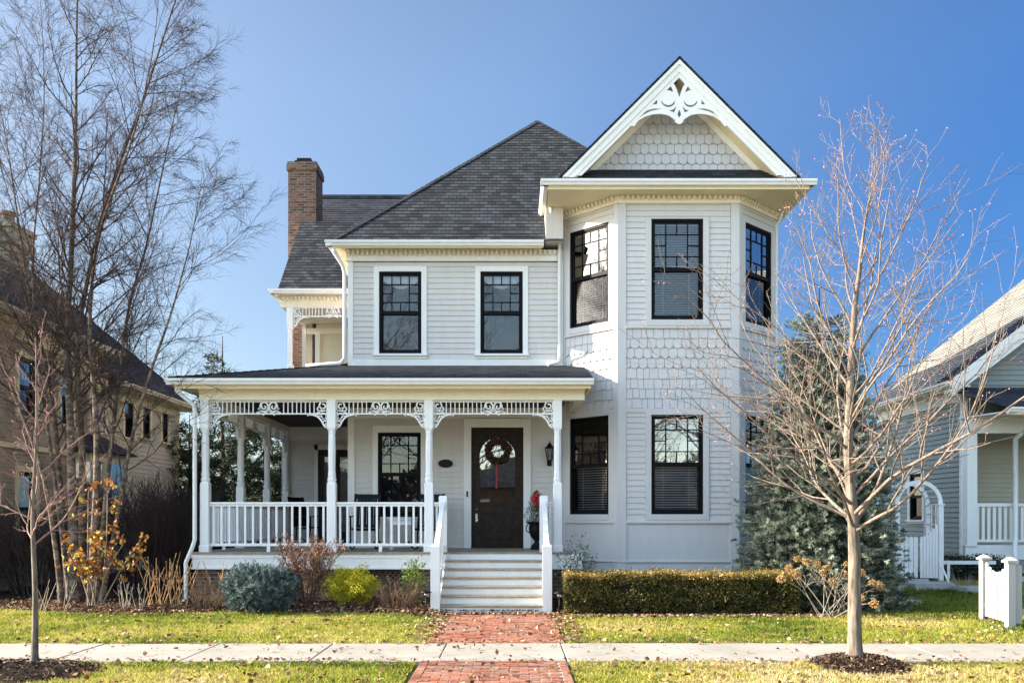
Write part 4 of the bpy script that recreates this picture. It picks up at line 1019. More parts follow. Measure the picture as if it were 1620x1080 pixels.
# ================================================================= TREES AND SHRUBS
class RT:
    """polyline helper with radius lookup"""
    def __init__(s, pts, r0, r1, pw=1.0):
        s.p = [Vector(q) for q in pts]; s.l = [0]
        for a, b in zip(s.p[:-1], s.p[1:]): s.l.append(s.l[-1] + (b - a).length)
        s.r0, s.r1, s.pw = r0, r1, pw
    def at(s, t):
        d = t * s.l[-1]
        for i in range(len(s.p) - 1):
            if d <= s.l[i + 1] or i == len(s.p) - 2:
                k = (d - s.l[i]) / max(1e-6, s.l[i + 1] - s.l[i]); return s.p[i].lerp(s.p[i + 1], k), (s.p[i + 1] - s.p[i]).normalized()
    def rad(s, t): return s.r0 + (s.r1 - s.r0) * t ** s.pw
    def length(s): return s.l[-1]
def smooth_pts(pts, n=4):
    """Catmull-Rom through the points"""
    P = [Vector(p) for p in pts]; out = []
    for i in range(len(P) - 1):
        p0 = P[max(i - 1, 0)]; p1 = P[i]; p2 = P[i + 1]; p3 = P[min(i + 2, len(P) - 1)]
        for k in range(n):
            t = k / n
            out.append(.5 * ((2 * p1) + (p2 - p0) * t + (2 * p0 - 5 * p1 + 4 * p2 - p3) * t * t + (3 * p1 - p0 - 3 * p2 + p3) * t ** 3))
    out.append(P[-1]); return out
def side_dir(d, ang, az):
    o = d.orthogonal().normalized(); b = d.cross(o)
    return (d * cos(ang) + (o * cos(az) + b * sin(az)) * sin(ang)).normalized()
def limb(mb, p, d, L, r0, r1, rr, nseg=6, wander=.12, trop=.04, sides=5, droop=0):
    pts = [p.copy()]; d = d.copy()
    for i in range(nseg):
        d = (d + Vector((rr.gauss(0, wander), rr.gauss(0, wander), rr.gauss(0, wander) + trop - droop * (i / nseg))))
        d.normalize(); pts.append(pts[-1] + d * (L / nseg))
    rads = [r0 + (r1 - r0) * (i / nseg) for i in range(nseg + 1)]
    mb.tube(pts, rads, sides, caps=False)
    return RT(pts, r0, r1)
def clampz(d, z): 
    if d.z < z: d = Vector((d.x, d.y, z)).normalized()
    return d
def sub_twigs(mb, par, n, Lr, ang, rr, rmin, lv, sides=3, t0=.2, trop=.03, droop=0, wander=.14, kids=(0, 0), tips=None, minz=-.3):
    for i in range(n):
        t = t0 + (1 - t0) * (i + rr.random()) / n
        p, d = par.at(min(t, .98))
        nd = clampz(side_dir(d, rr.uniform(*ang), rr.uniform(0, 6.283)), minz)
        L = rr.uniform(*Lr) * (1.15 - .5 * t)
        r = max(rmin, min(par.rad(t) * .62, .035 * L))
        q = limb(mb, p, nd, L, r, max(rmin * .6, r * .3), rr, 5 if lv > 0 else 4, wander, trop, sides, droop)
        if lv > 0: sub_twigs(mb, q, kids[0], (Lr[0] * .42, Lr[1] * .45), ang, rr, rmin, lv - 1, 3, .25, trop, droop, wander, (kids[1], 0), tips, minz)
        elif tips is not None: tips.append(q.p[-1]); tips.append(q.at(.55)[0])
M['maple_bark'] = bark('pale_maple_bark', (.095, .073, .055), (.29, .235, .18), (26, 26, 4))
M['maple_twig'] = bark('pinkish_twig', (.12, .09, .07), (.29, .23, .18), (40, 40, 12))
M['birch_bark'] = bark('peeling_birch_bark', (.045, .032, .026), (.16, .115, .085), (18, 18, 34), patch=(.26, .19, .135))
M['birch_twig'] = bark('dark_birch_twig', (.050, .034, .032), (.10, .070, .062), (40, 40, 10))
M['red_twig'] = bark('reddish_twig', (.22, .11, .085), (.40, .25, .20), (60, 60, 20))
M['bud'] = leafy('red_bud', [(0, (.42, .10, .14)), (1, (.55, .24, .26))], .6)

# ---------------------------------------------------------------- right-hand maple
def maple(root, base, H_, crown0, nl, spread, r0, seed, tw, bk, leader=None, buds=True, kids=(5, 3), rm=.0032):
    rr = random.Random(seed); b = Vector(base); trunk = MB(); limbs = MB(); tips = []
    pts = leader or [b, b + Vector((.01, 0, H_ * .2)), b + Vector((-.03, .02, H_ * .45)), b + Vector((.03, -.02, H_ * .7)), b + Vector((.0, .03, H_))]
    sp = smooth_pts(pts, 5); T = RT(sp, r0, .006, .85); n = len(sp)
    flare = lambda i: 1 + .55 * math.exp(-i * 1.6)
    trunk.tube([q if i else q - Vector((0, 0, .04)) for i, q in enumerate(sp)], [T.rad(i / (n - 1)) * flare(i) for i in range(n)], 12, caps=False)
    az = rr.uniform(0, 6)
    for i in range(nl):
        f = (i + .3 * rr.random()) / nl; t = crown0 + (.97 - crown0) * f ** 1.45
        p, d = T.at(t); az += 2.399 + rr.gauss(0, .25)
        el = rad(24 + 40 * f + rr.uniform(-10, 10))
        nd = Vector((cos(az) * cos(el), sin(az) * cos(el), sin(el)))
        L = spread * (1.15 - .76 * f) * rr.uniform(.75, 1.15); r = min(T.rad(t) * .45, .0062 * L + .004)
        q = limb(limbs, p, nd, L, r, .004, rr, 9, .10, .05, 6)
        sub_twigs(limbs, q, kids[0] + int(4 * (1 - f)), (L * .22, L * .50), (.45, .9), rr, rm, 1, 4, .18, .05, 0, .10, (kids[1], 0), tips, -.05)
    kid(trunk.build('trunk', bk, None, True), root); kid(limbs.build('crown', tw, None, True), root)
    if buds:
        r = np.random.default_rng(seed); tp = np.array([list(q) for q in tips]); tp = tp[r.random(len(tp)) < .45]
        tp = np.repeat(tp, 2, 0) + r.normal(size=(len(tp) * 2, 3)) * .012
        kid(np_tris('buds', leaves_np(r, tp, r.normal(size=tp.shape), .020, .010, 0), 4, M['bud']), root)['kind'] = 'stuff'
mp = thing('maple_tree', 'young leafless maple with straight pale trunk standing in a mulch ring on the grass strip', 'tree', (3.775, 10.1, .06))
bx, by = 3.775, 10.1
ld = [Vector(q) for q in [(bx, by, .06), (bx + .0, by, .6), (bx - .01, by, 1.5), (bx - .06, by + .02, 2.3), (bx - .05, by, 3.0), (bx + .0, by, 3.9), (bx + .05, by, 4.3), (bx + .10, by, 4.75), (bx + .2, by, 5.3)]]
maple(mp, (bx, by, .06), 5.35, .265, 40, 2.75, .085, 12, M['maple_twig'], M['maple_bark'], ld, kids=(7, 4), rm=.0026)
sp_ = thing('maple_sapling', 'slender leafless sapling with reddish twigs in the mulch patch by the sidewalk', 'tree', (-5.2, 9.98, .03))
maple(sp_, (-5.2, 9.98, .03), 3.55, .36, 17, .95, .040, 5, M['red_twig'], M['maple_bark'], None, True, (4, 2), .0028)

# ---------------------------------------------------------------- river birch clump
bt = thing('birch_tree', 'tall many-stemmed leafless birch with peeling bark between the two left houses', 'tree', (-8.0, 17.0, .02))
stems = [([(118, 935), (112, 700), (106, 520), (112, 420), (117, 300), (120, 180), (121, 60), (124, -90), (126, -230)], .15, 17.0),
         ([(128, 935), (130, 720), (122, 560), (138, 440), (160, 360), (190, 255), (222, 170), (262, 60), (295, -50), (310, -150)], .12, 17.2),
         ([(142, 935), (152, 760), (150, 640), (142, 520), (150, 400), (172, 330), (205, 240), (230, 150), (247, 30), (256, -90)], .10, 16.7),
         ([(152, 930), (172, 740), (188, 600), (205, 480), (232, 380), (250, 300), (275, 190), (300, 90)], .085, 17.1),
         ([(160, 925), (205, 710), (235, 600), (268, 500), (290, 430), (305, 370), (320, 270)], .07, 16.8),
         ([(108, 930), (92, 720), (75, 590), (48, 470), (28, 350), (8, 210), (-20, 90)], .09, 17.3),
         ([(112, 930), (84, 740), (60, 560), (52, 420), (62, 280), (70, 120), (60, -60)], .07, 17.25),
         ([(100, 930), (70, 760), (20, 620), (-30, 480), (-70, 330), (-90, 200)], .08, 16.9)]
rr = random.Random(44); cr = MB()
for pts, r0, Y in stems:
    P3 = [Vector((PX(x, Y + .25 * math.sin(y * .006 + x)), Y + .25 * math.sin(y * .006 + x), PZ(y, Y))) for x, y in pts]; P3[0].z = -.05
    P3 = smooth_pts(P3, 5); n = len(P3); T = RT(P3, r0 * .62, .004, .75)
    tb = MB(); tb.tube(P3, [T.rad(i / (n - 1)) * (1 + .5 * math.exp(-i * .8)) * (1 + rr.uniform(-.05, .05)) for i in range(n)], 10, caps=False)
    kid(tb.build('trunk', M['birch_bark'], None, True), bt)
    nl = int(T.length() * 3.1)
    for i in range(nl):
        t = .26 + .73 * (i + rr.random()) / nl; p, d = T.at(t)
        az = rr.uniform(0, 6.283); nd = side_dir(d, rad(rr.uniform(28, 62)), az); nd = clampz(nd, .15)
        L = rr.uniform(1.1, 2.7) * (1.2 - .55 * t); r = min(T.rad(t) * .5, .011 * L + .003)
        q = limb(cr, p, nd, L, r, .0035, rr, 8, .09, .03, 4, .05)
        sub_twigs(cr, q, 12, (L * .22, L * .50), (.35, .85), rr, .0024, 1, 3, .10, .02, .10, .13, (9, 0), None, -.4)
kid(cr.build('crown', M['birch_twig'], None, True), bt)

# ---------------------------------------------------------------- evergreens
def conifer(root, base, H_, R, n, seed, mat, z0=.05, tuft=.13, needles=26, wide=.010, pw=.9, ragged=.25, lean=0, core=True, up=.25, jit=1):
    rr = random.Random(seed); r = np.random.default_rng(seed); b = Vector(base)
    tk = MB(); tk.tube([b, b + Vector((lean * .5, 0, H_ * .5)), b + Vector((lean, 0, H_ * .97))], [.05 + H_ * .012, .03 + H_ * .006, .01], 8, caps=False)
    whorls = []; nb = int(n / 7)
    br = MB(); cen = []; dirs = []
    for i in range(nb):
        f = (i + rr.random()) / nb; f = 1 - math.sqrt(1 - f * .985)       # more branches low down
        z = z0 * H_ + (1 - z0) * H_ * f
        rl = R * (1 - f) ** pw * (1 + rr.uniform(-ragged, ragged)) + .05
        az = rr.uniform(0, 6.283)
        o = b + Vector((lean * z / H_, 0, z)); d = Vector((cos(az), sin(az), up - .35 * (1 - f)))
        e = o + d * rl
        mid = o.lerp(e, .55) + Vector((0, 0, -.04 * rl)); br.tube([o, mid, e], [.012, .008, .003], 3, caps=False)
        k = max(3, int(7 * (rl / R) + 2))
        for j in range(k):
            t = 1 - .72 * (j / k) ** 1.2 - rr.uniform(0, .05)
            q = o.lerp(e, t) + Vector((rr.gauss(0, .10), rr.gauss(0, .10), rr.gauss(0, .06))) * ((rl + .25) * jit)
            cen.append(q); dirs.append(Vector((d.x + rr.gauss(0, .5), d.y + rr.gauss(0, .5), d.z + .35 + rr.gauss(0, .3))).normalized())
    cen = np.array([list(q) for q in cen]); dirs = np.array([list(q) for q in dirs]); m = len(cen)
    C_ = np.repeat(cen, needles, 0); D_ = np.repeat(dirs, needles, 0)
    tt = r.uniform(-.6, 1, len(C_))[:, None] * tuft * .8
    nd = D_ * .9 + r.normal(size=C_.shape) * .62
    nd /= np.linalg.norm(nd, axis=1, keepdims=True)
    Ln = tuft * r.uniform(.45, .85, len(C_))
    P_ = C_ + D_ * tt + nd * (Ln * .5)[:, None]
    base_c = np.repeat(r.uniform(.0, .9, m), needles) + r.normal(size=len(C_)) * .1
    kid(tk.build('trunk', M['birch_twig'], None, True), root); kid(br.build('limbs', M['birch_twig']), root)
    kid(np_tris('needle_foliage', leaves_np(r, P_, nd, Ln, Ln * 0 + wide, .05), 4, mat, base_c.clip(.01, .99)), root)
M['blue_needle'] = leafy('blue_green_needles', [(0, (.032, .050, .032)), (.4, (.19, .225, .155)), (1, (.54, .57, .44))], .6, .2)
M['dark_needle'] = leafy('dark_green_needles', [(0, (.010, .020, .010)), (.5, (.028, .046, .020)), (1, (.075, .095, .035))], .7, .15)
M['bluegrey_needle'] = leafy('blue_grey_needles', [(0, (.018, .040, .044)), (.5, (.11, .16, .155)), (1, (.34, .40, .37))], .6, .1)
sx, sy = PX(1296, 16.6), 16.6
spr = thing('blue_spruce', 'dense pyramidal blue-green spruce between the bay tower and the right-hand house', 'tree', (sx, sy, .05))
conifer(spr, (sx, sy, .05), 5.9, 1.45, 10500, 8, M['blue_needle'], .03, .085, 40, .0095, .60, .08, up=.12, jit=.6)
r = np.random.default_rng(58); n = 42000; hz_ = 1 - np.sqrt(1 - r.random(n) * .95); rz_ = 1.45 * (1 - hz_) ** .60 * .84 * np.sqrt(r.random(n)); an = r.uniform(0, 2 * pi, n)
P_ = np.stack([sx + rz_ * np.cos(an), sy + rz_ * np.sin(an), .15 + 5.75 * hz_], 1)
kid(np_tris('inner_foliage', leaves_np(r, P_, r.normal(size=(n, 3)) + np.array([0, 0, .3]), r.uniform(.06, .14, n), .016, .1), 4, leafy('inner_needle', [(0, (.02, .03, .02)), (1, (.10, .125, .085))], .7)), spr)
EV = [(352, 31, 520, 1.55, 1), (300, 29, 648, 1.5, 2), (418, 33, 640, 1.7, 3), (470, 36, 655, 2.0, 4)]
ev_lab = ['tallest dark evergreen rising above the porch roof behind the birch', 'shorter dark evergreen beside the neighbouring tan house corner', 'dark evergreen seen through the second opening of the side porch', 'dark evergreen seen through the side porch beside its end wall']
for (px, Y, py, R, sd), lb in zip(EV, ev_lab):
    e = thing('evergreen_tree', lb, 'tree', (PX(px, Y), Y, .1), 0, 'dark evergreens behind the side yard')
    conifer(e, (PX(px, Y), Y, .1), PZ(py, Y) - .1, R, 1250, 50 + sd, M['dark_needle'], .02, .30, 18, .035, .6, .55, up=.10)

# ---------------------------------------------------------------- clipped hedge
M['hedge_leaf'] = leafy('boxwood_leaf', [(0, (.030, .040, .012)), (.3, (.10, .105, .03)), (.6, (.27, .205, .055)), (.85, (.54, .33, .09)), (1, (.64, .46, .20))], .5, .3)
def dot_core(mb, x0, x1, y0, y1, z0, z1, seed, n=(30, 6)):
    rr = random.Random(seed); rings = []
    for i in range(n[0] + 1):
        x = x0 + (x1 - x0) * i / n[0]; e = .75 if i in (0, n[0]) else 1
        cy, cz = (y0 + y1) / 2, (z0 + z1) / 2
        rings.append([(x, cy + (y1 - y0) / 2 * e * sx_ * rr.uniform(.85, 1.05), cz + (z1 - z0) / 2 * e * sz_ * rr.uniform(.85, 1.05)) for sx_, sz_ in ((-1, -1), (0, -1), (1, -1), (1, 0), (1, 1), (0, 1), (-1, 1), (-1, 0))])
    mb.loft(rings)
HX0, HX1, HY0, HY1, HZ = .86, 4.72, 14.98, 15.78, .64
hd = thing('clipped_hedge', 'long low clipped boxwood hedge with top coloured as sunlit along the tower base', 'hedge', ((HX0 + HX1) / 2, 15.3, .03))
r = np.random.default_rng(77); n = 60000
u = r.random(n); face = r.random(n)
X = HX0 + (HX1 - HX0) * u; Y = np.where(face < .5, HY0 + np.abs(r.normal(size=n)) * .06, r.uniform(HY0, HY1, n))
Zt = HZ + .012 * np.sin(X * 3.1) + .012 * np.sin(X * 7.7 + 1) + .02 * fbm(X, Y, 14, 75) + np.maximum(0, r.normal(size=n)) * .034
Z = np.where(face < .5, r.uniform(.04, 1, n) ** .9 * Zt, Zt - np.abs(r.normal(size=n)) * .045)
side = face > .9; X = np.where(side, np.where(r.random(n) < .5, HX0 + np.abs(r.normal(size=n)) * .05, HX1 - np.abs(r.normal(size=n)) * .05), X); Z = np.where(side, r.uniform(.04, 1, n) * Zt, Z)
bulge = .045 * fbm(X * 1.0, Z * 1.6, 3.5, 71) + .03 * np.sin(X * 5.3); Y = np.where(face < .5, Y - np.maximum(0, r.normal(size=n) - .8) * .05 + bulge + .03 * (Z < .2), Y)
hole = fbm(X, Z * 1.4, 6, 73) + fbm(X, Z, 17, 76) * .6 + r.normal(size=n) * .35; k = (hole > -.42) | (face >= .5) ; X, Y, Z, face = X[k], Y[k], Z[k], face[k]; n = len(X)
col = np.where(Z > HZ - .07, .62, .30) + .16 * fbm(X, Z, 4, 74) + .16 * fbm(X, Z, 16, 78) + r.normal(size=n) * .2  # top leaves coloured golden for the sunlight on them, front kept darker
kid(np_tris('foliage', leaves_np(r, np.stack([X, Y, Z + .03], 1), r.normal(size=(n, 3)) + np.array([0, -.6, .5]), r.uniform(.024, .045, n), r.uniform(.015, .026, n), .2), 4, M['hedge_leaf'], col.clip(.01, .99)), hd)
cm_ = MB(); dot_core(cm_, HX0 + .14, HX1 - .14, HY0 + .2, HY1 - .1, .06, HZ - .12, 3); rr = random.Random(9)
for i in range(260):
    x = rr.uniform(HX0 + .05, HX1 - .05); y = HY0 + .1 + rr.random() * .5
    limb(cm_, Vector((x, y, .03)), Vector((rr.gauss(0, .3), rr.gauss(-.1, .3), 1)).normalized(), rr.uniform(.35, .58), .006, .002, rr, 4, .2, 0, 3)
for i in range(150):
    x = rr.uniform(HX0, HX1); limb(cm_, Vector((x, rr.uniform(HY0, HY1), HZ - .12)), Vector((rr.gauss(0, .35), rr.gauss(-.1, .35), 1)).normalized(), rr.uniform(.14, .24), .003, .0015, rr, 3, .2, 0, 3)
kid(cm_.build('inner_twigs', bark('hedge_twig', (.035, .025, .015), (.085, .06, .035))), hd)

# ---------------------------------------------------------------- shrubs
def leaf_shrub(root, base, rx, ry, rz, n, seed, mat, L=(.025, .045), asp=.5, lump=.16, hollow=.55, stems=10, flat_bottom=.0, zc=.52, stem_m=None, colf=None, ndl=0):
    r = np.random.default_rng(seed); rr = random.Random(seed); bx, by, bz = base
    th = r.uniform(0, 2 * pi, n); cz = r.uniform(-1, 1, n); q = np.sqrt(1 - cz * cz)
    dx, dy, dz = q * np.cos(th), q * np.sin(th), cz
    lumps = 1 + lump * (np.sin(dx * 5 + seed) * np.sin(dy * 6 + 1) + .8 * np.sin(dz * 7 + seed * 2) * np.sin(dx * 9 + 2) + .5 * np.sin(dy * 13) * np.sin(dz * 12 + dx * 8))
    rad_ = (hollow + (1 - hollow) * r.random(n) ** .4) * lumps
    P_ = np.stack([bx + rx * dx * rad_, by + ry * dy * rad_, bz + rz * zc * 2 * .5 + rz * .5 * dz * rad_ * (1 + .0)], 1)
    keep = P_[:, 2] > bz + .02; P_ = P_[keep]; D_ = np.stack([dx, dy, dz + .5], 1)[keep] + r.normal(size=P_.shape) * .8
    col = (.45 + r.normal(size=len(P_)) * .2 + .18 * fbm(P_[:, 0], P_[:, 2], 9, seed)).clip(.01, .99)
    Ls = r.uniform(*L, len(P_))
    kid(np_tris('foliage', leaves_np(r, P_, D_, Ls, Ls * asp, .15), 4, mat, col), root)
    sb = MB()
    for i in range(stems):
        d = Vector((rr.gauss(0, .5) * rx, rr.gauss(0, .5) * ry, rz)).normalized()
        T = limb(sb, Vector((bx + rr.gauss(0, .05), by + rr.gauss(0, .05), bz - .02)), d, rz * .75, .010, .004, rr, 5, .15, .02, 4)
        sub_twigs(sb, T, 5, (rz * .2, rz * .4), (.5, .9), rr, .002, 0)
    kid(sb.build('stems', stem_m or M['maple_twig'], None, True), root)
def twig_shrub(root, base, h, spread, n, seed, mat, r0=.009, kids=(6, 3), rm=.0022, bow=.05, foot=.06, ang=(.3, .75), tips=None, name='stems', up=.05):
    rr = random.Random(seed); sb = MB(); b = Vector(base)
    for i in range(n):
        az = 2 * pi * (i + rr.random()) / n; k = rr.uniform(.15, 1) * spread
        d = Vector((cos(az) * k, sin(az) * k, h)).normalized()
        T = limb(sb, b + Vector((cos(az) * foot, sin(az) * foot, -.02)), d, h * rr.uniform(.75, 1.1), r0, r0 * .35, rr, 6, .08, up, 5)
        if kids[0]: sub_twigs(sb, T, kids[0], (h * .25, h * .5), ang, rr, rm, 1 if kids[1] else 0, 3, .25, up, 0, .12, (kids[1], 0), tips, .0)
    return kid(sb.build(name, mat, None, True), root)
def gz_(x, y): return ground_z(x, y) + .04
# oakleaf hydrangea, left
x0_, y0_ = PX(150, 15.9), 15.9
oh = thing('oakleaf_hydrangea', 'straggly shrub with orange and yellow withered leaves in the left bed', 'shrub', (x0_, y0_, gz_(x0_, y0_)))
tan_ = bark('tan_stem', (.22, .16, .11), (.42, .33, .24), (40, 40, 10)); rr = random.Random(71); sb = MB(); tips = []
for px, py, Y in ((105, 860, 15.8), (140, 770, 15.9), (170, 755, 16.0), (195, 860, 15.8), (225, 850, 16.0), (120, 880, 15.6), (160, 850, 15.7)):
    e = Vector((PX(px, Y), Y, PZ(py, Y))); s0 = Vector((x0_ + rr.uniform(-.15, .15), y0_, .02)); m_ = s0.lerp(e, .5) + Vector((rr.uniform(-.08, .08), 0, .05))
    T = RT(smooth_pts([s0, m_, e], 5), .016, .006); sb.tube(T.p, [T.rad(i / (len(T.p) - 1)) for i in range(len(T.p))], 6, caps=False)
    sub_twigs(sb, T, 7, (.18, .42), (.7, 1.3), rr, .004, 0, 4, .4, .02, 0, .22, (0, 0), tips, -.2)
kid(sb.build('stems', tan_, None, True), oh)
r = np.random.default_rng(4); tp = np.array([list(q) for q in tips]); tp = np.repeat(tp, 4, 0); tp = tp + r.normal(size=tp.shape) * .05
M['orange_leaf'] = leafy('withered_orange_leaf', [(0, (.11, .04, .02)), (.4, (.30, .11, .03)), (.7, (.50, .22, .04)), (.88, (.55, .38, .05)), (1, (.35, .40, .06))], .6, .3)
kid(np_tris('leaves', leaf6_np(r, tp, r.normal(size=tp.shape) + np.array([0, 0, -.9]), r.uniform(.06, .13, len(tp)), r.uniform(.04, .075, len(tp)), .5), 6, M['orange_leaf']), oh)
M['cane'] = bark('golden_cane', (.30, .17, .075), (.50, .31, .15), (50, 50, 8)); M['cane_grey'] = bark('pale_cane', (.25, .20, .15), (.45, .38, .30), (50, 50, 8))
for (px, Y, h, n, lab, mt) in ((92, 15.55, .55, 8, 'short grey cut canes left of the orange-leaved shrub', 'cane_grey'), (205, 15.6, .62, 11, 'short pale upright canes right of the orange-leaved shrub', 'cane_grey'), (252, 16.3, 1.05, 16, 'taller golden canes in the left bed beside the dark shrub', 'cane'), (287, 15.9, .92, 15, 'golden canes nearest the porch corner downspout', 'cane'), (340, 16.0, .85, 9, 'thin red-brown stalks in front of the porch brick pier', 'cane')):
    x, y = PX(px, Y), Y; t = thing('cane_shrub', lab, 'shrub', (x, y, gz_(x, y))); rr = random.Random(px); sb = MB()
    for i in range(n):
        a = rr.uniform(0, 6.28); d = Vector((cos(a) * .35, sin(a) * .3, 1)).normalized()
        T = limb(sb, Vector((x + rr.gauss(0, .14), y + rr.gauss(0, .1), .0)), d, h * rr.uniform(.6, 1.1), .008, .005, rr, 5, .06, .02, 5)
        if rr.random() < .5: limb(sb, T.at(.6)[0], side_dir(d, .5, rr.uniform(0, 6)), h * .25, .005, .004, rr, 3, .1, .05, 4)
    kid(sb.build('canes', M[mt], None, True), t)
x, y = PX(328, 15.7), 15.7
t = thing('brown_undershrub', 'low matted brown dead shrub left of the blue globe spruce', 'shrub', (x, y, gz_(x, y)))
M['dead'] = bark('dead_brown_stem', (.13, .075, .045), (.30, .19, .12), (50, 50, 20))
twig_shrub(t, (x, y, .03), .48, .55, 26, 3, M['dead'], .005, (6, 3), .002, foot=.15)
# blue globe spruce
x, y = PX(412, 15.55), 15.55
t = thing('globe_spruce', 'rounded blue-grey dwarf spruce in front of the porch', 'shrub', (x, y, .05))
r = np.random.default_rng(15); nt_ = 1500; th = r.uniform(0, 2 * pi, nt_); cz = r.uniform(-.75, 1, nt_); q = np.sqrt(1 - cz * cz)
dirs = np.stack([q * np.cos(th), q * np.sin(th), cz], 1); lump = 1 + .10 * np.sin(dirs[:, 0] * 7 + 1) * np.sin(dirs[:, 2] * 6) + .10 * np.sin(dirs[:, 0] * 15) * np.sin(dirs[:, 1] * 14 + dirs[:, 2] * 9) + r.normal(size=nt_) * .075
rr_ = (.72 + .28 * r.random(nt_) ** .5) * lump
box_ = 1 / np.maximum(.80, np.maximum(np.abs(dirs[:, 0]), np.abs(dirs[:, 2])) ) * .86
cen = np.stack([x + .57 * dirs[:, 0] * rr_ * box_, y + .55 * dirs[:, 1] * rr_, .40 + .40 * dirs[:, 2] * rr_ * box_], 1); kd = 40
Cc = np.repeat(cen, kd, 0); Dd = np.repeat(dirs + r.normal(size=dirs.shape) * .5 + np.array([0, 0, .25]), kd, 0); nd = Dd + r.normal(size=Cc.shape) * .8; nd /= np.linalg.norm(nd, axis=1, keepdims=True)
Ln = r.uniform(.03, .06, len(Cc)); P_ = Cc + Dd * r.uniform(-.05, .05, len(Cc))[:, None] + nd * (Ln * .5)[:, None]; ok = P_[:, 2] > .03
kid(np_tris('needle_foliage', leaves_np(r, P_, nd, Ln, Ln * 0 + .007, .05)[ok], 4, M['bluegrey_needle'], (np.repeat(r.uniform(.0, .95, nt_), kd) + r.normal(size=len(Cc)) * .12).clip(.01, .99)[ok]), t)
sb = MB(); rr = random.Random(1)
for i in range(40): limb(sb, Vector((x, y, .02)), Vector((rr.gauss(0, .8), rr.gauss(0, .8), .7)).normalized(), .45, .012, .004, rr, 4, .1, .02, 4)
kid(sb.build('branches', M['birch_twig']), t)
# vase-shaped twiggy shrub
x, y = PX(488, 16.0), 16.0
t = thing('vase_shrub', 'leafless vase-shaped shrub with rust-brown twig tips before the porch railing', 'shrub', (x, y, .05)); tips = []
twig_shrub(t, (x, y, .04), 1.02, .62, 12, 21, bark('brown_vase_twig', (.085, .05, .033), (.20, .125, .085), (50, 50, 14)), .013, (9, 6), .0032, foot=.04, ang=(.25, .6), tips=tips, up=.07)
r = np.random.default_rng(22); tp = np.repeat(np.array([list(q) for q in tips]), 3, 0); tp = tp[tp[:, 2] > .62]; tp = tp + r.normal(size=tp.shape) * .02
kid(np_tris('withered_tips', leaves_np(r, tp, r.normal(size=tp.shape) * .5 + np.array([0, 0, 1]), r.uniform(.04, .075, len(tp)), .015, .2), 4, leafy('rust_tip', [(0, (.10, .04, .025)), (.6, (.24, .12, .075)), (1, (.42, .26, .17))], .7)), t)['kind'] = 'stuff'
# golden shrub
x, y = PX(557, 16.0), 16.0
t = thing('golden_shrub', 'bright yellow-green evergreen shrub before the porch lattice', 'shrub', (x, y, .05))
leaf_shrub(t, (x, y, .06), .46, .42, .58, 9500, 31, leafy('golden_leaf', [(0, (.14, .15, .010)), (.35, (.42, .40, .020)), (.7, (.72, .63, .035)), (1, (.80, .70, .14))], .5, .3), (.022, .042), .5, .27, .45, 14, zc=.66)
x, y = PX(628, 15.75), 15.75
t = thing('dead_perennial', 'low tangled mound of dry pinkish-brown stems left of the steps', 'shrub', (x, y, .04))
twig_shrub(t, (x, y, .03), .50, .62, 34, 41, M['dead'], .0045, (7, 3), .0018, foot=.12)
x, y = PX(655, 16.2), 16.2
t = thing('green_perennial', 'upright green-leaved plant against the brick pier beside the steps', 'shrub', (x, y, .05))
leaf_shrub(t, (x, y, .06), .22, .2, .75, 900, 43, leafy('spring_leaf', [(0, (.05, .09, .015)), (.6, (.17, .25, .04)), (1, (.34, .38, .09))], .5, .25), (.04, .08), .35, .2, .2, 9, zc=.6)
x, y = PX(915, 16.4), 16.4
t = thing('rose_bush', 'thin-leaved rose stems against the tower base behind the hedge', 'shrub', (x, y, .05))
leaf_shrub(t, (x, y, .06), .34, .2, 1.05, 700, 44, leafy('rose_leaf', [(0, (.03, .055, .02)), (.6, (.10, .14, .055)), (1, (.30, .34, .22))], .5, .2), (.035, .065), .45, .35, .1, 8, zc=.62)
# dried mophead hydrangea
x, y = PX(1330, 14.7), 14.7
t = thing('dried_hydrangea', 'hydrangea with round tan dried flower heads behind the maple trunk', 'shrub', (x, y, .04)); rr = random.Random(6); sb = MB(); heads = []
for px, py, Y in ((1262, 884, 14.9), (1277, 888, 15.1), (1293, 892, 15.0), (1308, 898, 15.2), (1259, 905, 14.8), (1236, 915, 14.9), (1340, 892, 15.1), (1362, 905, 15), (1318, 918, 14.7), (1380, 922, 14.9), (1393, 928, 15.1), (1364, 946, 14.6), (1383, 955, 14.5), (1336, 908, 15), (1302, 905, 14.7), (1350, 925, 14.8), (1248, 898, 15.2)):
    Y -= .3; e = Vector((PX(px, Y), Y, PZ(py, Y))); s0 = Vector((x + rr.uniform(-.35, .3), y + rr.uniform(-.1, .1), .02)); m_ = s0.lerp(e, .55) + Vector((rr.uniform(-.06, .06), 0, .08))
    p_ = smooth_pts([s0, m_, e], 5); sb.tube(p_, [.007 - .003 * i / (len(p_) - 1) for i in range(len(p_))], 5, caps=False); heads.append((e, rr.uniform(.055, .085)))
    for k in range(2): limb(sb, p_[5], Vector((rr.gauss(0, .6), rr.gauss(0, .5), .7)).normalized(), .3, .004, .002, rr, 4, .15, 0, 4)
kid(sb.build('stems', M['cane_grey'], None, True), t); r = np.random.default_rng(8)
hm = leafy('dried_petal', [(0, (.24, .13, .045)), (.5, (.46, .28, .11)), (1, (.60, .42, .20))], .7, .25)
for e, R in heads:
    d = r.normal(size=(150, 3)); d /= np.linalg.norm(d, axis=1, keepdims=True); P_ = np.array(list(e)) + d * R * r.uniform(.75, 1.0, 150)[:, None] * np.array([1, 1, .8])
    kid(np_tris('flower_head', leaves_np(r, P_, d + r.normal(size=d.shape) * .9, .03, .024, .2), 4, hm), t)
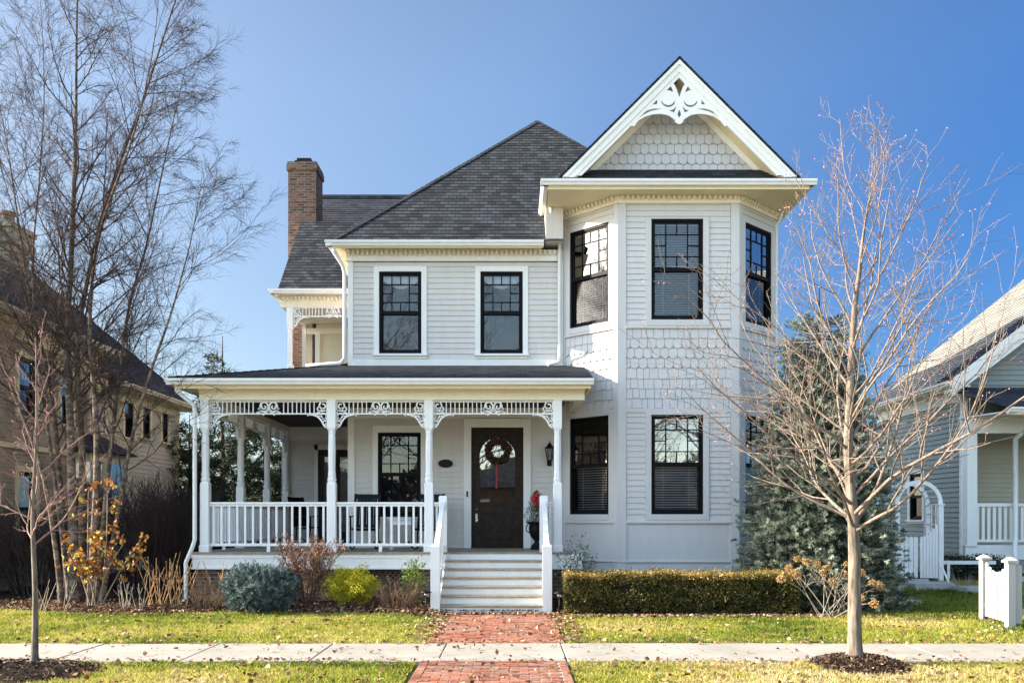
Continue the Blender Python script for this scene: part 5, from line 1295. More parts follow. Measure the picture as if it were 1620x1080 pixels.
# dark bare shrubs behind the left beds
for px, Y, h, sp, sd, lab in ((232, 19.0, 2.0, .8, 61, 'tall dark bare shrub in shade behind the golden canes'), (285, 21, 1.8, .8, 62, 'dark bare shrub at the porch corner below the tan house'), (60, 18.6, 1.5, .9, 63, 'dark tangled shrub at the foot of the birch stems')):
    x, y = PX(px, Y), Y; t = thing('bare_shrub', lab, 'shrub', (x, y, gz_(x, y)))
    twig_shrub(t, (x, y, .05), h, sp, 64, sd, M['birch_twig'], .012, (9, 6), .0042, foot=.45)
for px, lab in ((1506, 'low dark green shrub behind the arched gate'), (1556, 'low dark green shrub behind the picket fence')):
    x, y = PX(px, 21.3), 21.3; t = thing('ground_shrub', lab, 'shrub', (x, y, gz_(x, y)))
    leaf_shrub(t, (x, y, gz_(x, y)), .55, .5, .5, 3500, px, M['dark_needle'], (.03, .06), .5, .2, .4, 6, zc=.5)
x, y = PX(1522, 18.5), 18.5
t = thing('grey_perennial', 'small tuft of grey dead stems by the white gate', 'shrub', (x, y, gz_(x, y)))
twig_shrub(t, (x, y, ground_z(x, y) + .04), .36, .8, 22, 77, M['cane_grey'], .005, (3, 0), .002)
# ================================================================= PORCH THINGS
def rocking_chair(lab, x, y, rz):
    t = thing('rocking_chair', lab, 'rocking chair', (x, y, ZD), rz, 'rocking chairs on the porch')
    def P(mb, n): o = mb.build(n, M['iron'], t); return o
    for sx in (-.25, .25):
        r_ = MB(); pts = [(sx, -.52 + .1 * i, .012 + .16 * ((i - 5.2) / 5.2) ** 2) for i in range(11)]; pts = [(a, b, c) for a, b, c in pts]
        r_.tube(pts, .018, 6); P(r_, 'rocker')
        for yy, zt in ((-.22, .66), (.2, .44)):
            l = MB(); l.tube([(sx, yy, .03), (sx, yy - .01, zt)], .018, 7); P(l, 'leg')
        a = MB(); a.box(sx - .04, sx + .04, -.30, .28, .655, .68, bev=.008); P(a, 'armrest')
    s = MB()
    for i in range(6): s.box(-.25, .25, -.26 + i * .085, -.185 + i * .085, .415 - i * .008, .435 - i * .008)
    P(s, 'seat')
    b = MB(); F = Frame((0, .22, .42), (1, 0, 0), Vector((0, .30, 1)).normalized(), Vector((0, -1, .30)).normalized())
    b.box(-.27, -.22, 0, .74, -.02, .02, fr=F); b.box(.22, .27, 0, .74, -.02, .02, fr=F); b.box(-.22, .22, .64, .73, -.014, .014, fr=F); b.box(-.22, .22, .02, .08, -.014, .014, fr=F)
    for i in range(6): b.box(-.205 + i * .07, -.145 + i * .07, .08, .64, -.008, .008, fr=F)
    b.box(-.20, .20, .55, .62, .008, .016, fr=F)
    P(b, 'backrest')
    return t
rocking_chair('black slatted rocking chair before the wall left of the porch window', PX(577, 18.5), 18.5, 0.02)
rocking_chair('black rocking chair behind the third porch post near the front door', PX(676, 18.5), 18.5, -.15)
rocking_chair('black rocking chair deep in the side porch by the glazed door', PX(490, 21.6), 21.6, 1.1)
t = thing('side_table', 'small white square table between the rocking chairs', 'table', (PX(637, 18.6), 18.6, ZD))
b = MB(); b.box(-.27, .27, -.2, .2, .59, .62, bev=.008); b.build('tabletop', M['rail'], t)
b = MB(); b.box(-.24, .24, -.17, .17, .50, .585); b.build('apron', M['rail'], t)
for sx in (-.22, .22):
    for sy in (-.15, .15): b = MB(); b.box(sx - .02, sx + .02, sy - .02, sy + .02, 0, .5); b.build('leg', M['rail'], t)
# wreath with ribbon on the door
wx, wz, wy = -.30, PZ(713, 19.4), 19.36
t = thing('wreath', 'round brown twig wreath with long red ribbon hanging on the front door', 'wreath', (wx, wy, wz))
r = np.random.default_rng(3); n = 2600; a = r.uniform(0, 2 * pi, n); R = .215 + r.normal(size=n) * .035; P_ = np.stack([wx + R * np.cos(a), wy - .02 - np.abs(r.normal(size=n)) * .035, wz + R * np.sin(a)], 1)
D_ = np.stack([-np.sin(a), r.normal(size=n) * .4 - .3, np.cos(a)], 1) + r.normal(size=(n, 3)) * .6
kid(np_tris('wreath_foliage', leaves_np(r, P_, D_, r.uniform(.04, .08, n), .02, .3), 4, leafy('wreath_leaf', [(0, (.03, .018, .01)), (.5, (.09, .05, .028)), (.9, (.17, .10, .05)), (1, (.25, .06, .04))], .7)), t)
b = MB(); b.tube([(wx + .215 * cos(q), wy + .0, wz + .215 * sin(q)) for q in [2 * pi * k / 24 for k in range(25)]], .035, 8); kid(b.build('twig_ring', M['dead'], None, True), t)
red = simple('red_ribbon', (.38, .012, .018), .55, var=.2)
b = MB(); b.bar2d([(wx - .02, wz - .18), (wx - .03, wz - .45), (wx - .022, wz - .62), (wx - .03, wz - .80)], .035, .02, .024, Frame((0, wy, 0))); kid(b.build('ribbon', red), t)
# oval plaque
t = thing('house_plaque', 'small dark oval plaque on the grey clapboards left of the front door', 'plaque', (PX(705, 19.4), 19.37, PZ(733, 19.4)))
def ell(a, c, k=28): return [(a * cos(2 * pi * i / k), c * sin(2 * pi * i / k)) for i in range(k)]
F = Frame((0, 0, 0)); b = MB(); b.prism(ell(.155, .085), -.01, .015, F); b.build('plate', M['iron_brown'], t)
b = MB(); e_ = ell(.148, .078); b.bar2d(e_ + [e_[0]], .014, .015, .021, F); b.build('rim', M['iron'], t)
# wall lantern
lx, lz = PX(869, 19.4), PZ(718, 19.4)
t = thing('wall_lantern', 'black carriage lantern mounted on the clapboards right of the front door', 'lantern', (lx, 19.2, lz))
def L_(mb, n, m, sm=False): return mb.build(n, m, t, sm)
b = MB(); b.lathe([(.03, -.17), (.055, -.15), (.06, -.135)], n=6); b.lathe([(.095, .10), (.105, .115), (.075, .15), (.04, .175), (.05, .185), (.028, .21), (.012, .22), (.014, .24), (.004, .27)], n=6)
for k in range(6):
    a = 2 * pi * k / 6; b.tube([(.058 * cos(a), .058 * sin(a), -.14), (.095 * cos(a), .095 * sin(a), .105)], .007, 4)
L_(b, 'cage', M['iron'])
b = MB(); b.lathe([(.052, -.135), (.088, .10)], n=6); L_(b, 'lantern_glass', M['glass_clear'])
b = MB(); b.lathe([(.014, -.13), (.014, .0), (.006, .03)], n=8); L_(b, 'candle_sleeve', M['cream'], True)
b = MB(); b.tube([(0, 0, -.16), (0, .02, -.22), (0, .08, -.235), (0, .15, -.20), (0, .17, -.13)], .011, 6); b.box(-.05, .05, .155, .18, -.25, -.02, bev=.01); b.lathe([(.0, -.27), (.014, -.25), (.008, -.22), (.016, -.19), (.0, -.165)], n=8); L_(b, 'bracket', M['iron'])
# urn with greens and bow
ux, uy = PX(849, 18.5), 18.5
t = thing('urn_planter', 'tall black urn with winter greens and a red bow beside the front door', 'planter', (ux, uy, ZD))
b = MB(); b.box(-.12, .12, -.12, .12, 0, .05, bev=.01); b.lathe([(.11, .05), (.10, .09), (.045, .14), (.05, .18), (.12, .26), (.155, .36), (.16, .44), (.15, .5), (.20, .545), (.20, .56), (.16, .56), (.14, .52)], n=24)
for s in (-1, 1): b.tube([(s * .15, 0, .34), (s * .21, 0, .38), (s * .21, 0, .46), (s * .17, 0, .52)], .012, 6)
b.build('urn', M['iron'], t, True)
r = np.random.default_rng(5); n = 1500; hgt = r.random(n); P_ = np.stack([r.normal(size=n) * (.13 * (1 - hgt) + .02), r.normal(size=n) * (.12 * (1 - hgt) + .02), .55 + hgt * .62], 1)
o = np_tris('greens', leaves_np(r, P_, r.normal(size=(n, 3)) * .5 + np.array([0, 0, .8]), r.uniform(.06, .12, n), .009, .1), 4, M['dark_needle']); o.parent = t
b = MB(); 
for s in (-1, 1):
    b.loft([[(s * .01, -.10, 1.0), (s * .01, -.08, 1.0), (s * .01, -.08, 1.03), (s * .01, -.10, 1.03)], [(s * .08, -.12, .96), (s * .08, -.07, .96), (s * .08, -.07, 1.09), (s * .08, -.12, 1.09)], [(s * .13, -.11, .99), (s * .13, -.08, .99), (s * .13, -.08, 1.07), (s * .13, -.11, 1.07)]])
    b.bar2d([(s * .01, 1.0), (s * .04, .92), (s * .06, .82)], .05, .09, .094, Frame((0, 0, 0)))
b.lathe([(0, -.02), (.03, 0), (0, .035)], (0, -.1, 1.01), 8); b.lathe([(0, 0), (.05, .03), (.05, .08), (.01, .14)], (0, -.06, 1.03), 8)
b.build('red_bow', red, t)
# ---------------------------------------------------------------- path lights
for px, Y, lab in ((674, 15.15, 'black mushroom-cap path light left of the steps'), (885, 15.0, 'black mushroom-cap path light at the hedge end right of the steps')):
    x = PX(px, Y); t = thing('path_light', lab, 'path light', (x, Y, .03), 0, 'path lights beside the steps')
    b = MB(); b.tube([(0, 0, -.05), (0, 0, .30)], .011, 8); b.build('stake', M['iron'], t, True)
    b = MB(); b.lathe([(.035, .28), (.04, .30), (.04, .34), (.035, .345)], n=14); b.build('lens', M['glass_clear'], t, True)
    b = MB(); b.lathe([(.02, .335), (.09, .345), (.095, .353), (.06, .375), (.02, .39), (.0, .40)], n=18); b.build('cap', M['iron'], t, True)

# ================================================================= LEFT NEIGHBOUR (tan house)
nh = thing('tan_neighbour_house', 'tan brick and clapboard house with dark hip roof at the left edge', 'house', (-14, 20, 0))
def HN(mb, name, mat, parent=None, smooth=False, label=None):
    if parent is None or parent is nh: return kid(mb.build(name, mat, None, smooth, label), nh)
    return mb.build(name, mat, parent, smooth, label)
NR = rightface(-9.5)
wins = [(17.6, 18.25, 3.62, 4.80), (19.25, 19.75, 3.62, 4.80), (20.6, 21.35, 3.60, 4.80), (22.4, 22.95, 3.62, 4.75), (23.5, 24.0, 3.7, 4.62), (24.8, 25.25, 3.7, 4.62)]
low = [(17.6, 18.25, 1.0, 2.5)]
NRC = Frame((-9.5, 0, 0), (0, -1, 0), (0, 0, 1), (1, 0, 0))
w = MB(); 
tanc = paint('tan_clapboard', (.53, .45, .33), .65, .06)
for hl, y0_, y1_, z0_, z1_, mt, nm in ((wins[:3], 15.8, 20.9, 0, 5.3, 'brick_tan', 'brick_wall'), (wins[3:], 20.9, 26.0, 0, 4.8, 'x', 'clapboard_wall')):
    mb = MB()
    mb.courses(rect(y0_, y1_, z0_, z1_), NR, .115 if mt == 'x' else 1.2, .016 if mt == 'x' else .0, [ex(h, .03) for h in hl] + ([ex(low[0], .03)] if mt != 'x' else []), under=(mt == 'x'))
    HN(mb, nm, tanc if mt == 'x' else M[mt])
mb = MB(); mb.box(-19, -9.52, 15.8, 15.9, 0, 5.4); mb.box(-19, -9.52, 25.9, 26, 0, 4.7); mb.box(-19, -18.9, 15.9, 25.9, 0, 5); mb.box(-18.9, -9.6, 15.9, 25.9, 4.5, 4.6); HN(mb, 'brick_wall', M['brick_tan'])
creamt = paint('cream_neighbour_trim', (.76, .64, .42), .5, .05)
tr = MB(); tr.box(-9.53, -9.44, 15.7, 20.9, 5.12, 5.38); tr.box(-9.53, -9.44, 20.9, 26.05, 4.52, 4.72); tr.box(-9.55, -9.45, 25.9, 26.05, .3, 4.7); tr.box(-9.52, -9.46, 15.8, 20.9, 2.95, 3.05); HN(tr, 'frieze_board', creamt)
so = MB(); so.box(-9.5, -9.03, 15.4, 21.1, 5.38, 5.41); so.box(-9.5, -9.03, 21.1, 26.4, 4.72, 4.75); HN(so, 'soffit', creamt)
g = MB(); NRG = rightface(-9.5); g.profile(fo(.45, 5.39), 15.35, 21.15, NRG); g.profile(fo(.45, 4.73), 21.0, 26.45, NRG); HN(g, 'gutter', paint('cream_gutter', (.66, .57, .42), .4, .06))
def hip(mb, x1, y0, y1, z, run=5.2):
    """hip roof east slope and ends, 12 in 12"""
    L = run / s2
    mb.courses([(y0, 0), (y1, 0), (y1 - run, L), (y0 + run, L)] if y1 - y0 > 2 * run else [(y0, 0), (y1, 0), ((y0 + y1) / 2, (y1 - y0) / 2 / s2)], slope_frame((x1, 0, z), (0, 1, 0), (-1, 0, 1)), RP, .014, wav=.4)
    h = min(run, (y1 - y0) / 2)
    W_ = 10.5
    mb.courses([(-x1, 0), (-x1 + W_, 0), (-x1 + W_ - h, h / s2), (-x1 + h, h / s2)], slope_frame((0, y1, z), (-1, 0, 0), (0, -1, 1)), RP, .014, wav=.4)
    mb.courses([(x1 - W_, 0), (x1, 0), (x1 - h, h / s2), (x1 - W_ + h, h / s2)], slope_frame((0, y0, z), (1, 0, 0), (0, 1, 1)), RP, .014, wav=.4)
rm = MB(); hip(rm, -9.02, 15.35, 21.15, 5.49); rm.courses([(20.95, 0), (26.45, 0), (21.25, 5.2 / s2), (20.95, 5.2 / s2)], slope_frame((-9.02, 0, 4.83), (0, 1, 0), (-1, 0, 1)), RP, .014, wav=.4); rm.courses([(9.02, 0), (19.5, 0), (14.3, 5.2 / s2), (14.22, 5.2 / s2)], slope_frame((0, 26.45, 4.83), (-1, 0, 0), (0, -1, 1)), RP, .014, wav=.4); HN(rm, 'hip_roof', M['roof_slate'])
rm = MB(); caps(rm, (-9.02, 21.15, 5.5), (-9.02 - 2.9, 21.15 - 2.9, 8.4), Vector((0, -1, 0)) * .8, Vector((-1, 0, 0)) * .8); caps(rm, (-9.02, 26.45, 4.84), (-9.02 - 5.2, 26.45 - 5.2, 10.04), Vector((0, -1, 0)) * .8, Vector((-1, 0, 0)) * .8); HN(rm, 'hip_cap', M['roof_slate'])
NW = NRC
for k, h in enumerate(wins + low):
    window(Frame((-9.5, 0, 0), (0, 1, 0), (0, 0, 1), (1, 0, 0)), h[0], h[1], h[2], h[3], nh, (.09, .09, .09, .11), True, ('half',) if k % 2 else (), 'glass', seed=60 + k, hfn=HN, mt=creamt, grid=False)
# little bay window with its own roof
bb = MB(); BP = [(-9.5, 19.9), (-8.95, 20.25), (-8.95, 21.35), (-9.5, 21.7)]
bb.prism(BP, .5, 1.75, WORLD); bb.prism(BP, 2.85, 3.05, WORLD)
for (x, y) in BP: bb.box(x - .07, x + .02, y - .06, y + .06, 1.75, 2.85)
bo = HN(bb, 'bay_window', creamt)
bb = MB(); bb.loft([[(-9.5, 19.65, 3.05), (-8.75, 20.1, 3.05), (-8.75, 21.5, 3.05), (-9.5, 21.95, 3.05)], [(-9.5, 20.3, 3.5), (-9.4, 20.5, 3.5), (-9.4, 21.1, 3.5), (-9.5, 21.3, 3.5)]]); HN(bb, 'bay_roof', M['roof_slate'], bo)
bb = MB()
for a, c in zip(BP[:-1], BP[1:]): bb.face([(a[0] - .03, a[1], 1.75), (c[0] - .03, c[1], 1.75), (c[0] - .03, c[1], 2.85), (a[0] - .03, a[1], 2.85)])
HN(bb, 'pane', M['glass_clear'], bo)
bb = MB(); bb.prism([(-9.6, 20.0), (-9.35, 20.4), (-9.35, 21.2), (-9.6, 21.6)], 1.76, 2.84, WORLD); HN(bb, 'curtain', M['curtain'], bo)
ct = MB(); ct.box(-11.6, -10.85, 19.8, 20.6, 5.5, 7.75); ct.box(-11.7, -10.75, 19.7, 20.7, 7.75, 7.88); ct.box(-11.66, -10.79, 19.74, 20.66, 7.88, 8.08); ct.box(-11.72, -10.73, 19.68, 20.72, 8.08, 8.2); nc = HN(ct, 'chimney', paint('limestone_chimney', (.42, .36, .24), .8, .12))
ct = MB(); ct.lathe([(.13, 8.2), (.12, 8.45), (.15, 8.48), (.15, 8.55)], (-11.1, 20.2, 0), 14); HN(ct, 'chimney_pot', M['brick'], nc)
nh.location = (-15.4, 22.0, -.06); nh.scale = (1.1, 1.1, 1.06)
# ================================================================= RIGHT NEIGHBOUR (pale house)
rh = thing('pale_neighbour_house', 'pale clapboard house with sunlit grey roof and front porch at the right edge', 'house', (13, 23, 0))
def HR(mb, name, mat, parent=None, smooth=False, label=None):
    if parent is None or parent is rh: return kid(mb.build(name, mat, None, smooth, label), rh)
    return mb.build(name, mat, parent, smooth, label)
gsd = paint('shaded_green_clapboard', (.25, .275, .26), .6, .05)  # greenish siding darkened in colour for the shade it lies in
LR = leftface(11.0)
w = MB(); w.courses(rect(-27.5, -22.4, .5, 4.75), LR, .125, .026, [(-25.35, -24.45, 1.5, 2.85)], wav=.15); HR(w, 'clapboard_wall', gsd); w = MB(); w.courses(rect(11.2, 17, .9, 4.0), Frame((0, 24.0, 0)), .125, .026, wav=.15); HR(w, 'porch_wall', paint('lit_porch_clapboard', (.52, .47, .36), .6, .05)); w = MB()  # porch wall siding lightened and warmed in colour to look lit
w.courses([(10.9, 4.85), (19.3, 4.85), (15.1, 8.0)], Frame((0, 22.45, 0)), .125, .024, wav=.15)
HR(w, 'clapboard_wall', gsd)
w = MB(); w.box(11.02, 11.12, 22.42, 27.5, .0, .5); w.box(11.0, 19, 27.3, 27.5, 0, 5); w.box(11.05, 19, 24.3, 27.3, 4.4, 4.5); w.box(11.02, 17, 22.2, 22.3, .0, .92); w.box(10.97, 17.2, 22.46, 22.56, 3.9, 5.0); HR(w, 'base_wall', gsd)
window(LR, -25.3, -24.5, 1.55, 2.8, rh, (.1, .1, .1, .1), True, (), 'glass', seed=90, hfn=HR, mt=M['trim'], grid=False)
t_ = MB(); t_.box(10.97, 11.12, 22.36, 22.48, .3, 4.75); t_.box(10.95, 11.0, 22.4, 27.5, 4.45, 4.75); t_.box(10.62, 11.0, 22.0, 27.6, 4.75, 4.79)
t_.box(11.0, 17, 22.12, 22.3, 3.65, 4.05); t_.box(11.0, 11.24, 22.14, 22.36, .92, 3.65); t_.box(11.95, 12.03, 23.93, 24.0, .95, 3.65); t_.box(10.98, 17, 22.18, 22.22, .6, .95)
t_.box(11.3, 17.0, 20.85, 20.95, 3.95, 4.12); t_.prism([(10.9, 22.4), (11.3, 20.95), (17, 20.95), (17, 22.4)], 4.02, 4.05, WORLD)
HR(t_, 'trim_board', M['trim'])
ra = MB(); R2 = Frame((0, 21.98, 0))
for o0, o1, a, c in ((0, .26, 0, .05), (.26, .36, -.03, .02)):
    ra.prism([(10.55, 4.74 - o0 * 1.2 + .2), (15.1, 8.4 - o0 * 1.2), (15.1, 8.4 - o1 * 1.2), (10.55, 4.74 - o1 * 1.2 + .2)], a, c, R2)
HR(ra, 'rake_board', M['trim'])
ra = MB(); ra.prism([(10.6, 4.70), (15.1, 8.3), (15.1, 8.24), (10.6, 4.64)], -.5, -.01, R2); HR(ra, 'gable_soffit', M['trim'])
g = MB(); g.profile([(a + .38, v + 4.78) for a, v in GUT], -27.7, -22.02, LR); g.profile([(a, v + 4.0) for a, v in GUT], 11.28, 17.2, Frame((0, 20.85, 0))); HR(g, 'gutter', M['gutter'])
rf = MB(); pit = .80; rl = math.hypot(1, pit)
rf.courses(rect(-27.7, -22.0, 0, 8), slope_frame((10.55, 0, 4.86), (0, -1, 0), (1, 0, pit)), .14, .02, wav=.4)
rfo = HR(rf, 'main_roof', M['roof_light'])
rf = MB(); rf.courses([(-22.7, -.0), (-21.93, -.0), (-21.93, 6), (-22.7, 6)], slope_frame((10.5, 0, 4.92), (0, -1, 0), (1, 0, .76)), .14, .014, wav=.4); HR(rf, 'gable_roof', M['roof_slate'])  # dark shingle stands in for the shadow cast across this roof
rf = MB(); rf.courses([(11.25, 0), (17.2, 0), (17.2, 1.7), (10.8, 1.7)], slope_frame((0, 20.75, 4.11), (1, 0, 0), (0, 1.5, .62)), .14, .014, wav=.4)
rf.face([(11.25, 20.75, 4.11), (10.8, 22.32, 4.76), (10.62, 22.4, 4.72)]); HR(rf, 'porch_roof', M['roof_slate'])
rl_ = MB(); rl_.box(11.24, 13.6, 22.2, 22.3, 1.88, 1.96); rl_.box(11.24, 13.6, 22.22, 22.28, 1.02, 1.08)
rlo = HR(rl_, 'porch_railing', M['trim'])
for i in range(17): b = MB(); x = 11.30 + i * .135; b.box(x - .035, x + .035, 22.235, 22.265, 1.08, 1.88); HR(b, 'baluster', M['trim'], rlo)
b = MB(); pipe(b, [(12.05, 20.80, 4.0), (12.08, 21.2, 3.8), (12.12, 22.06, 3.5), (12.12, 22.06, 1.15), (12.02, 21.9, .95), (11.85, 21.6, .85), (11.82, 21.5, .3)], .06); HR(b, 'downspout', M['gutter'], None, True)
# ---------------------------------------------------------------- arched gate
gy = 20.0; gzb = ground_z(9, gy) + .03
t = thing('arched_garden_gate', 'white garden arch with two picket gate leaves by the right-hand house', 'gate', (8.95, gy, gzb))
def G(mb, n): return kid(mb.build(n, M['rail']), t)
x0g, x1g = PX(1418, gy), PX(1487, gy)
xm = (x0g + x1g) / 2; Rg = (x1g - x0g) / 2; zs = PZ(799, gy)
for yy in (gy - .02, gy + .62):
    b = MB(); 
    b.box(x0g - .05, x0g + .05, yy - .05, yy + .05, gzb - .05, zs); b.box(x1g - .05, x1g + .05, yy - .05, yy + .05, gzb - .05, zs); b.box(x1g - .07, x1g + .07, yy - .07, yy + .07, zs, zs + .03)
    b.bar2d([(xm + Rg * cos(rad(q)), zs + .03 + Rg * 1.0 * sin(rad(q))) for q in range(0, 181, 9)], .085, -.03, .03, Frame((0, yy, 0))); G(b, 'arch_frame')
b = MB()
for xx in (x0g, x1g):
    for z in [gzb + .35 + .22 * k for k in range(7)]: b.box(xx - .015, xx + .015, gy + .03, gy + .57, z - .015, z + .015)
    for y in (gy + .2, gy + .4): b.box(xx - .012, xx + .012, y - .012, y + .012, gzb, zs)
for q in range(20, 170, 20): b.box(xm + Rg * cos(rad(q)) - .015, xm + Rg * cos(rad(q)) + .015, gy + .01, gy + .59, zs + Rg * sin(rad(q)), zs + Rg * sin(rad(q)) + .03)
G(b, 'trellis_side')
for x0, x1, fn in ((x0g - .15, xm - .02, lambda q: PZ(850, gy)), (xm + .02, x1g - .06, lambda q: PZ(850, gy) + .32 * q * q)):
    b = MB(); n = 6
    for i in range(n):
        xx = x0 + (x1 - x0) * (i + .5) / n; wd = (x1 - x0) / n * .42; zt = fn((i + .5) / n); b.prism([(xx - wd, gzb + .06), (xx + wd, gzb + .06), (xx + wd, zt), (xx, zt + .03), (xx - wd, zt)], .0, .022, Frame((0, gy - .03, 0)))
    b.box(x0, x1, gy - .03, gy - .005, gzb + .2, gzb + .27); b.box(x0, x1, gy - .03, gy - .005, gzb + .75, gzb + .82); G(b, 'gate_leaf')
b = MB(); b.box(x0g - .35, x0g - .22, gy - .08, gy + .05, gzb - .05, gzb + .18); G(b, 'stop_post')
t = thing('white_pole', 'white pole leaning at the foot of the arched gate', 'pole', (9.5, 19.4, .2))
b = MB(); b.tube([(PX(1484, 19.8), 19.8, PZ(882, 19.8)), (PX(1502, 19.0), 19.0, ground_z(9.2, 19) + .06)], .022, 8); kid(b.build('pole_tube', M['rail'], None, True), t)
t = thing('edging_board', 'long white board lying level beyond the gate towards the fence', 'board', (10, 20.4, .5))
b = MB(); b.box(PX(1489, 20.4), PX(1575, 20.4), 20.38, 20.44, PZ(892, 20.4), PZ(886.5, 20.4)); kid(b.build('board', M['rail']), t)
for q in (9.7, 10.5): b = MB(); b.box(q - .03, q + .03, 20.36, 20.38, .1, .66); kid(b.build('board_stake', M['rail']), t)
flg = simple('pale_flagstone', (.42, .41, .39), .85, nscale=8)
for k, (xa, ya, w_, d_, lab) in enumerate(((8.55, 18.9, 1.1, .75, 'largest pale flagstone in front of the arched gate'), (9.35, 18.35, 1.0, .5, 'pale flagstone nearest the white picket fence'), (8.5, 19.55, .8, .3, 'narrow pale flagstone right under the gate leaves'))):
    b = MB(); b.prism([(xa - w_ / 2, ya + d_ * .45), (xa - w_ * .36, ya - d_ / 2), (xa + w_ * .42, ya - d_ * .46), (xa + w_ / 2, ya + d_ * .2), (xa + w_ * .1, ya + d_ / 2)], 0, ground_z(xa, ya) + .10, WORLD)
    tag(b.build('flagstone', flg), lab, 'flagstone', 'flagstones by the gate')
# ---------------------------------------------------------------- picket fence
t = thing('picket_fence', 'white picket fence with scalloped pickets and capped square posts at the right edge', 'fence', (7.3, 13.6, 0))
A, B_, D_ = Vector((PX(1557, 14.5), 14.5, 0)), Vector((PX(1598, 13.4), 13.4, 0)), Vector((9.6, 13.55, 0))
for q, hh in ((A, 1.0), (B_, 1.01), (D_, 1.0)):
    b = MB(); b.box(q.x - .055, q.x + .055, q.y - .055, q.y + .055, -.05, hh - .05); b.box(q.x - .085, q.x + .085, q.y - .085, q.y + .085, hh - .05, hh - .02); b.loft([[(q.x - .08, q.y - .08, hh - .02), (q.x + .08, q.y - .08, hh - .02), (q.x + .08, q.y + .08, hh - .02), (q.x - .08, q.y + .08, hh - .02)], [(q.x - .02, q.y - .02, hh + .03), (q.x + .02, q.y - .02, hh + .03), (q.x + .02, q.y + .02, hh + .03), (q.x - .02, q.y + .02, hh + .03)]]); kid(b.build('fence_post', M['fence']), t)
for p, q, sp in ((A, B_, .125), (B_, D_, .13)):
    d = (q - p); L = d.length; d.normalize(); F = Frame(p, d, (0, 0, 1), d.cross(Vector((0, 0, 1)))); n = int((L - .12) / sp); rl_ = MB()
    rl_.box(.05, L - .05, .2, .27, -.05, -.01, fr=F); rl_.box(.05, L - .05, .68, .75, -.05, -.01, fr=F); kid(rl_.build('fence_rail', M['fence']), t)
    for i in range(n):
        u = .06 + (L - .12) * (i + .5) / n; zt = .95 - .16 * sin(pi * (i + .5) / n); b = MB(); wd = (L - .12) / n * .33
        b.prism([(u - wd, .07), (u + wd, .07), (u + wd, zt - .03), (u, zt), (u - wd, zt - .03)], -.01, .012, F); kid(b.build('picket', M['fence']), t)
# ================================================================= ACROSS THE STREET (seen only in the window glass)
ah = thing('brick_house', 'brown brick house with dark roof across the street', 'house', (3, -26, 0))
b = MB(); b.box(-4, 10, -30, -22, -.1, 3.6); kid(b.build('wall', M['brick']), ah)
b = MB(); b.loft([[(-4.5, -30.5, 3.6), (10.5, -30.5, 3.6), (10.5, -21.5, 3.6), (-4.5, -21.5, 3.6)], [(0, -26.1, 6), (6, -26.1, 6), (6, -25.9, 6), (0, -25.9, 6)]]); kid(b.build('roof', M['roof']), ah)
b = MB()
for x in (-2.5, .5, 4.5, 7.5):
    for z in (1.2,): b.box(x, x + 1, -22.0, -21.95, z, z + 1.6)
kid(b.build('window', M['trim']), ah)
for x, lab in ((-18, 'second brick house across the street, far left'), (22, 'third brick house across the street, far right')):
    c = copy_tree(ah); c.location = (x, -26, 0); c['label'] = lab
for k, (x, y, s, lab) in enumerate(((-9, -17, 3.1, 'bare maple across the street on the left'), (-3, -16, 2.8, 'bare maple across the street near the middle'), (5, -17, 3.2, 'bare maple across the street on the right'), (13, -16, 2.9, 'bare maple across the street far right'))):
    c = copy_tree(mp); c['label'] = lab; c['group'] = 'bare maples across the street'; c.location = (x, y, 0); c.scale = (s, s, s); c.rotation_euler = (0, 0, k * 1.3)

r = np.random.default_rng(99); n = 30000
wx_ = r.uniform(-95, 95, n); wy_ = -36 - np.abs(r.normal(size=n)) * 4; top = 6.0 + 1.5 * fbm(wx_, 0 * wx_, .12, 90) + 1.2 * fbm(wx_, 0 * wx_, .6, 91)
wz_ = top * r.random(n) ** .75
stuff(np_tris('sky_block_woods', leaves_np(r, np.stack([wx_, wy_, wz_], 1), r.normal(size=(n, 3)) + np.array([0, 0, .8]), r.uniform(.5, 1.6, n), r.uniform(.15, .5, n), .1), 4, leafy('sky_block_bark', [(0, (.05, .04, .03)), (.6, (.13, .105, .075)), (1, (.20, .165, .12))], .9)), 'unseen brown woods added far across the street to block low sky', 'woods')  # unseen treeline added to cut low sky light from behind the camera
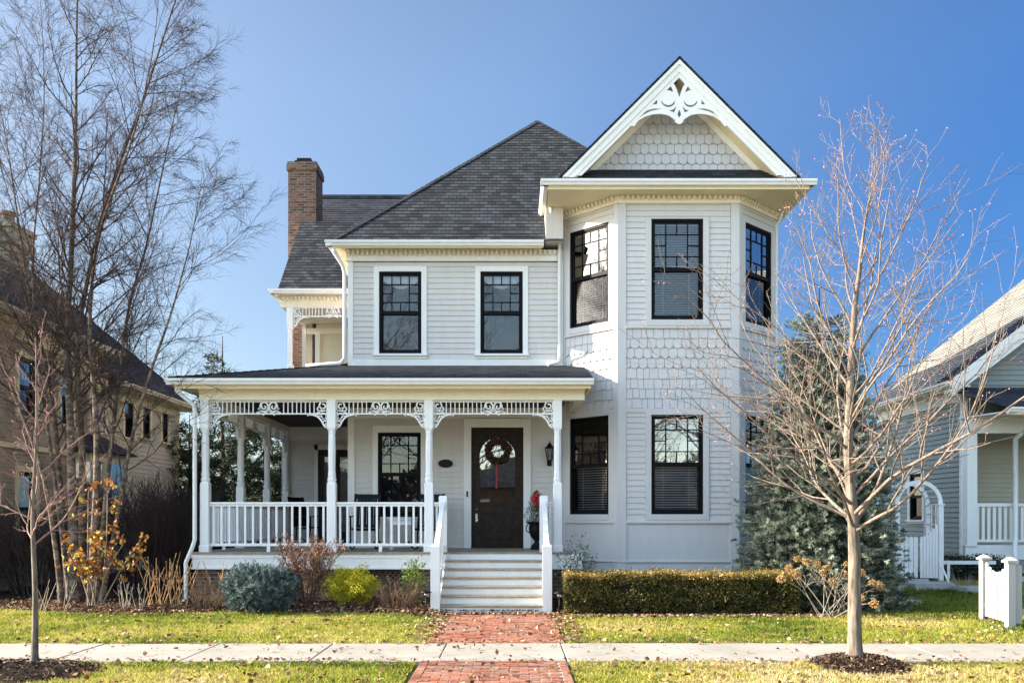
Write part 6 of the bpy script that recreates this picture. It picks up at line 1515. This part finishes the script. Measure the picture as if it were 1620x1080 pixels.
# ================================================================= LIGHT, SKY, CAMERA
EL, DY = rad(22.5), -.014
Ld = Vector((cos(EL), DY, -sin(EL))).normalized()
sd = bpy.data.lights.new('sun', 'SUN'); sd.energy = SUN_E; sd.angle = rad(.53); sd.color = (1.0, .90, .76)
so_ = bpy.data.objects.new('sun', sd); C.objects.link(so_); so_.rotation_euler = Ld.to_track_quat('-Z', 'Y').to_euler(); so_.location = (-40, 20, 30)
wd_ = bpy.data.worlds.new('World'); scene.world = wd_; wd_.use_nodes = True; nt = wd_.node_tree
bg = nt.nodes['Background']; sk = nt.nodes.new('ShaderNodeTexSky'); sk.sky_type = 'NISHITA'; sk.sun_disc = False
sk.sun_elevation = EL; sk.sun_rotation = rad(-90 + SKYROT); sk.altitude = 150; sk.air_density = AIR; sk.dust_density = DUST; sk.ozone_density = OZ
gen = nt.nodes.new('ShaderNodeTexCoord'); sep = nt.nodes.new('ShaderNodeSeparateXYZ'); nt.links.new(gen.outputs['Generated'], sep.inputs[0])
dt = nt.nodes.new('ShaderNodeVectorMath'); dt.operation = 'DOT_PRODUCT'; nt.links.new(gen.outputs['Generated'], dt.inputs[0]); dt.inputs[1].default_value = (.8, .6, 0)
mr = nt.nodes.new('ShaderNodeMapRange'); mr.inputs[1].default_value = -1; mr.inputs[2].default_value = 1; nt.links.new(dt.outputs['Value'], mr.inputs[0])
gr_ = ramp(nt, [(.0, (1.58, 1.37, 1.08)), (.40, (1.58, 1.37, 1.08)), (.55, (.54, .435, .35)), (.78, (.375, .37, .36)), (.93, (.115, .20, .29)), (1.0, (.10, .18, .28))], mr.outputs[0]).outputs[0]  # sky tint by direction, brightened behind the camera to fill the shaded front
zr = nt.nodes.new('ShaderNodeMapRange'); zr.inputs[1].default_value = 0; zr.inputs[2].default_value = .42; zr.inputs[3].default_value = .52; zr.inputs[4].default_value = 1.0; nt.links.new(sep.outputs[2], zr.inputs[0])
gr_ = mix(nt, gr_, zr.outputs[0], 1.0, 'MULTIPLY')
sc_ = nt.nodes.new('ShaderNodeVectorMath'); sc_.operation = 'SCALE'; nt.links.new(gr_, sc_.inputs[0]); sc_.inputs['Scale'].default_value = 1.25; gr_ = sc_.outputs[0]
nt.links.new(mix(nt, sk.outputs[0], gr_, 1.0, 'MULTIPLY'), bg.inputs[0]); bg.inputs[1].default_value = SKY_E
cd = bpy.data.cameras.new('camera'); co = bpy.data.objects.new('camera', cd); C.objects.link(co)
co.location = (0, 0, EYE); co.rotation_euler = (rad(90), 0, 0); cd.sensor_width = 36; cd.lens = 36 * FPX / 1620; cd.shift_y = (HOR - 540) / 1620; cd.clip_start = .1; cd.clip_end = 2000
scene.camera = co
scene.view_settings.view_transform = 'Standard'; scene.view_settings.look = 'None'; scene.view_settings.exposure = EXPO; scene.view_settings.gamma = 1
scene.render.engine = 'CYCLES'
scene.cycles.max_bounces = 8; scene.cycles.transparent_max_bounces = 16; scene.cycles.glossy_bounces = 4
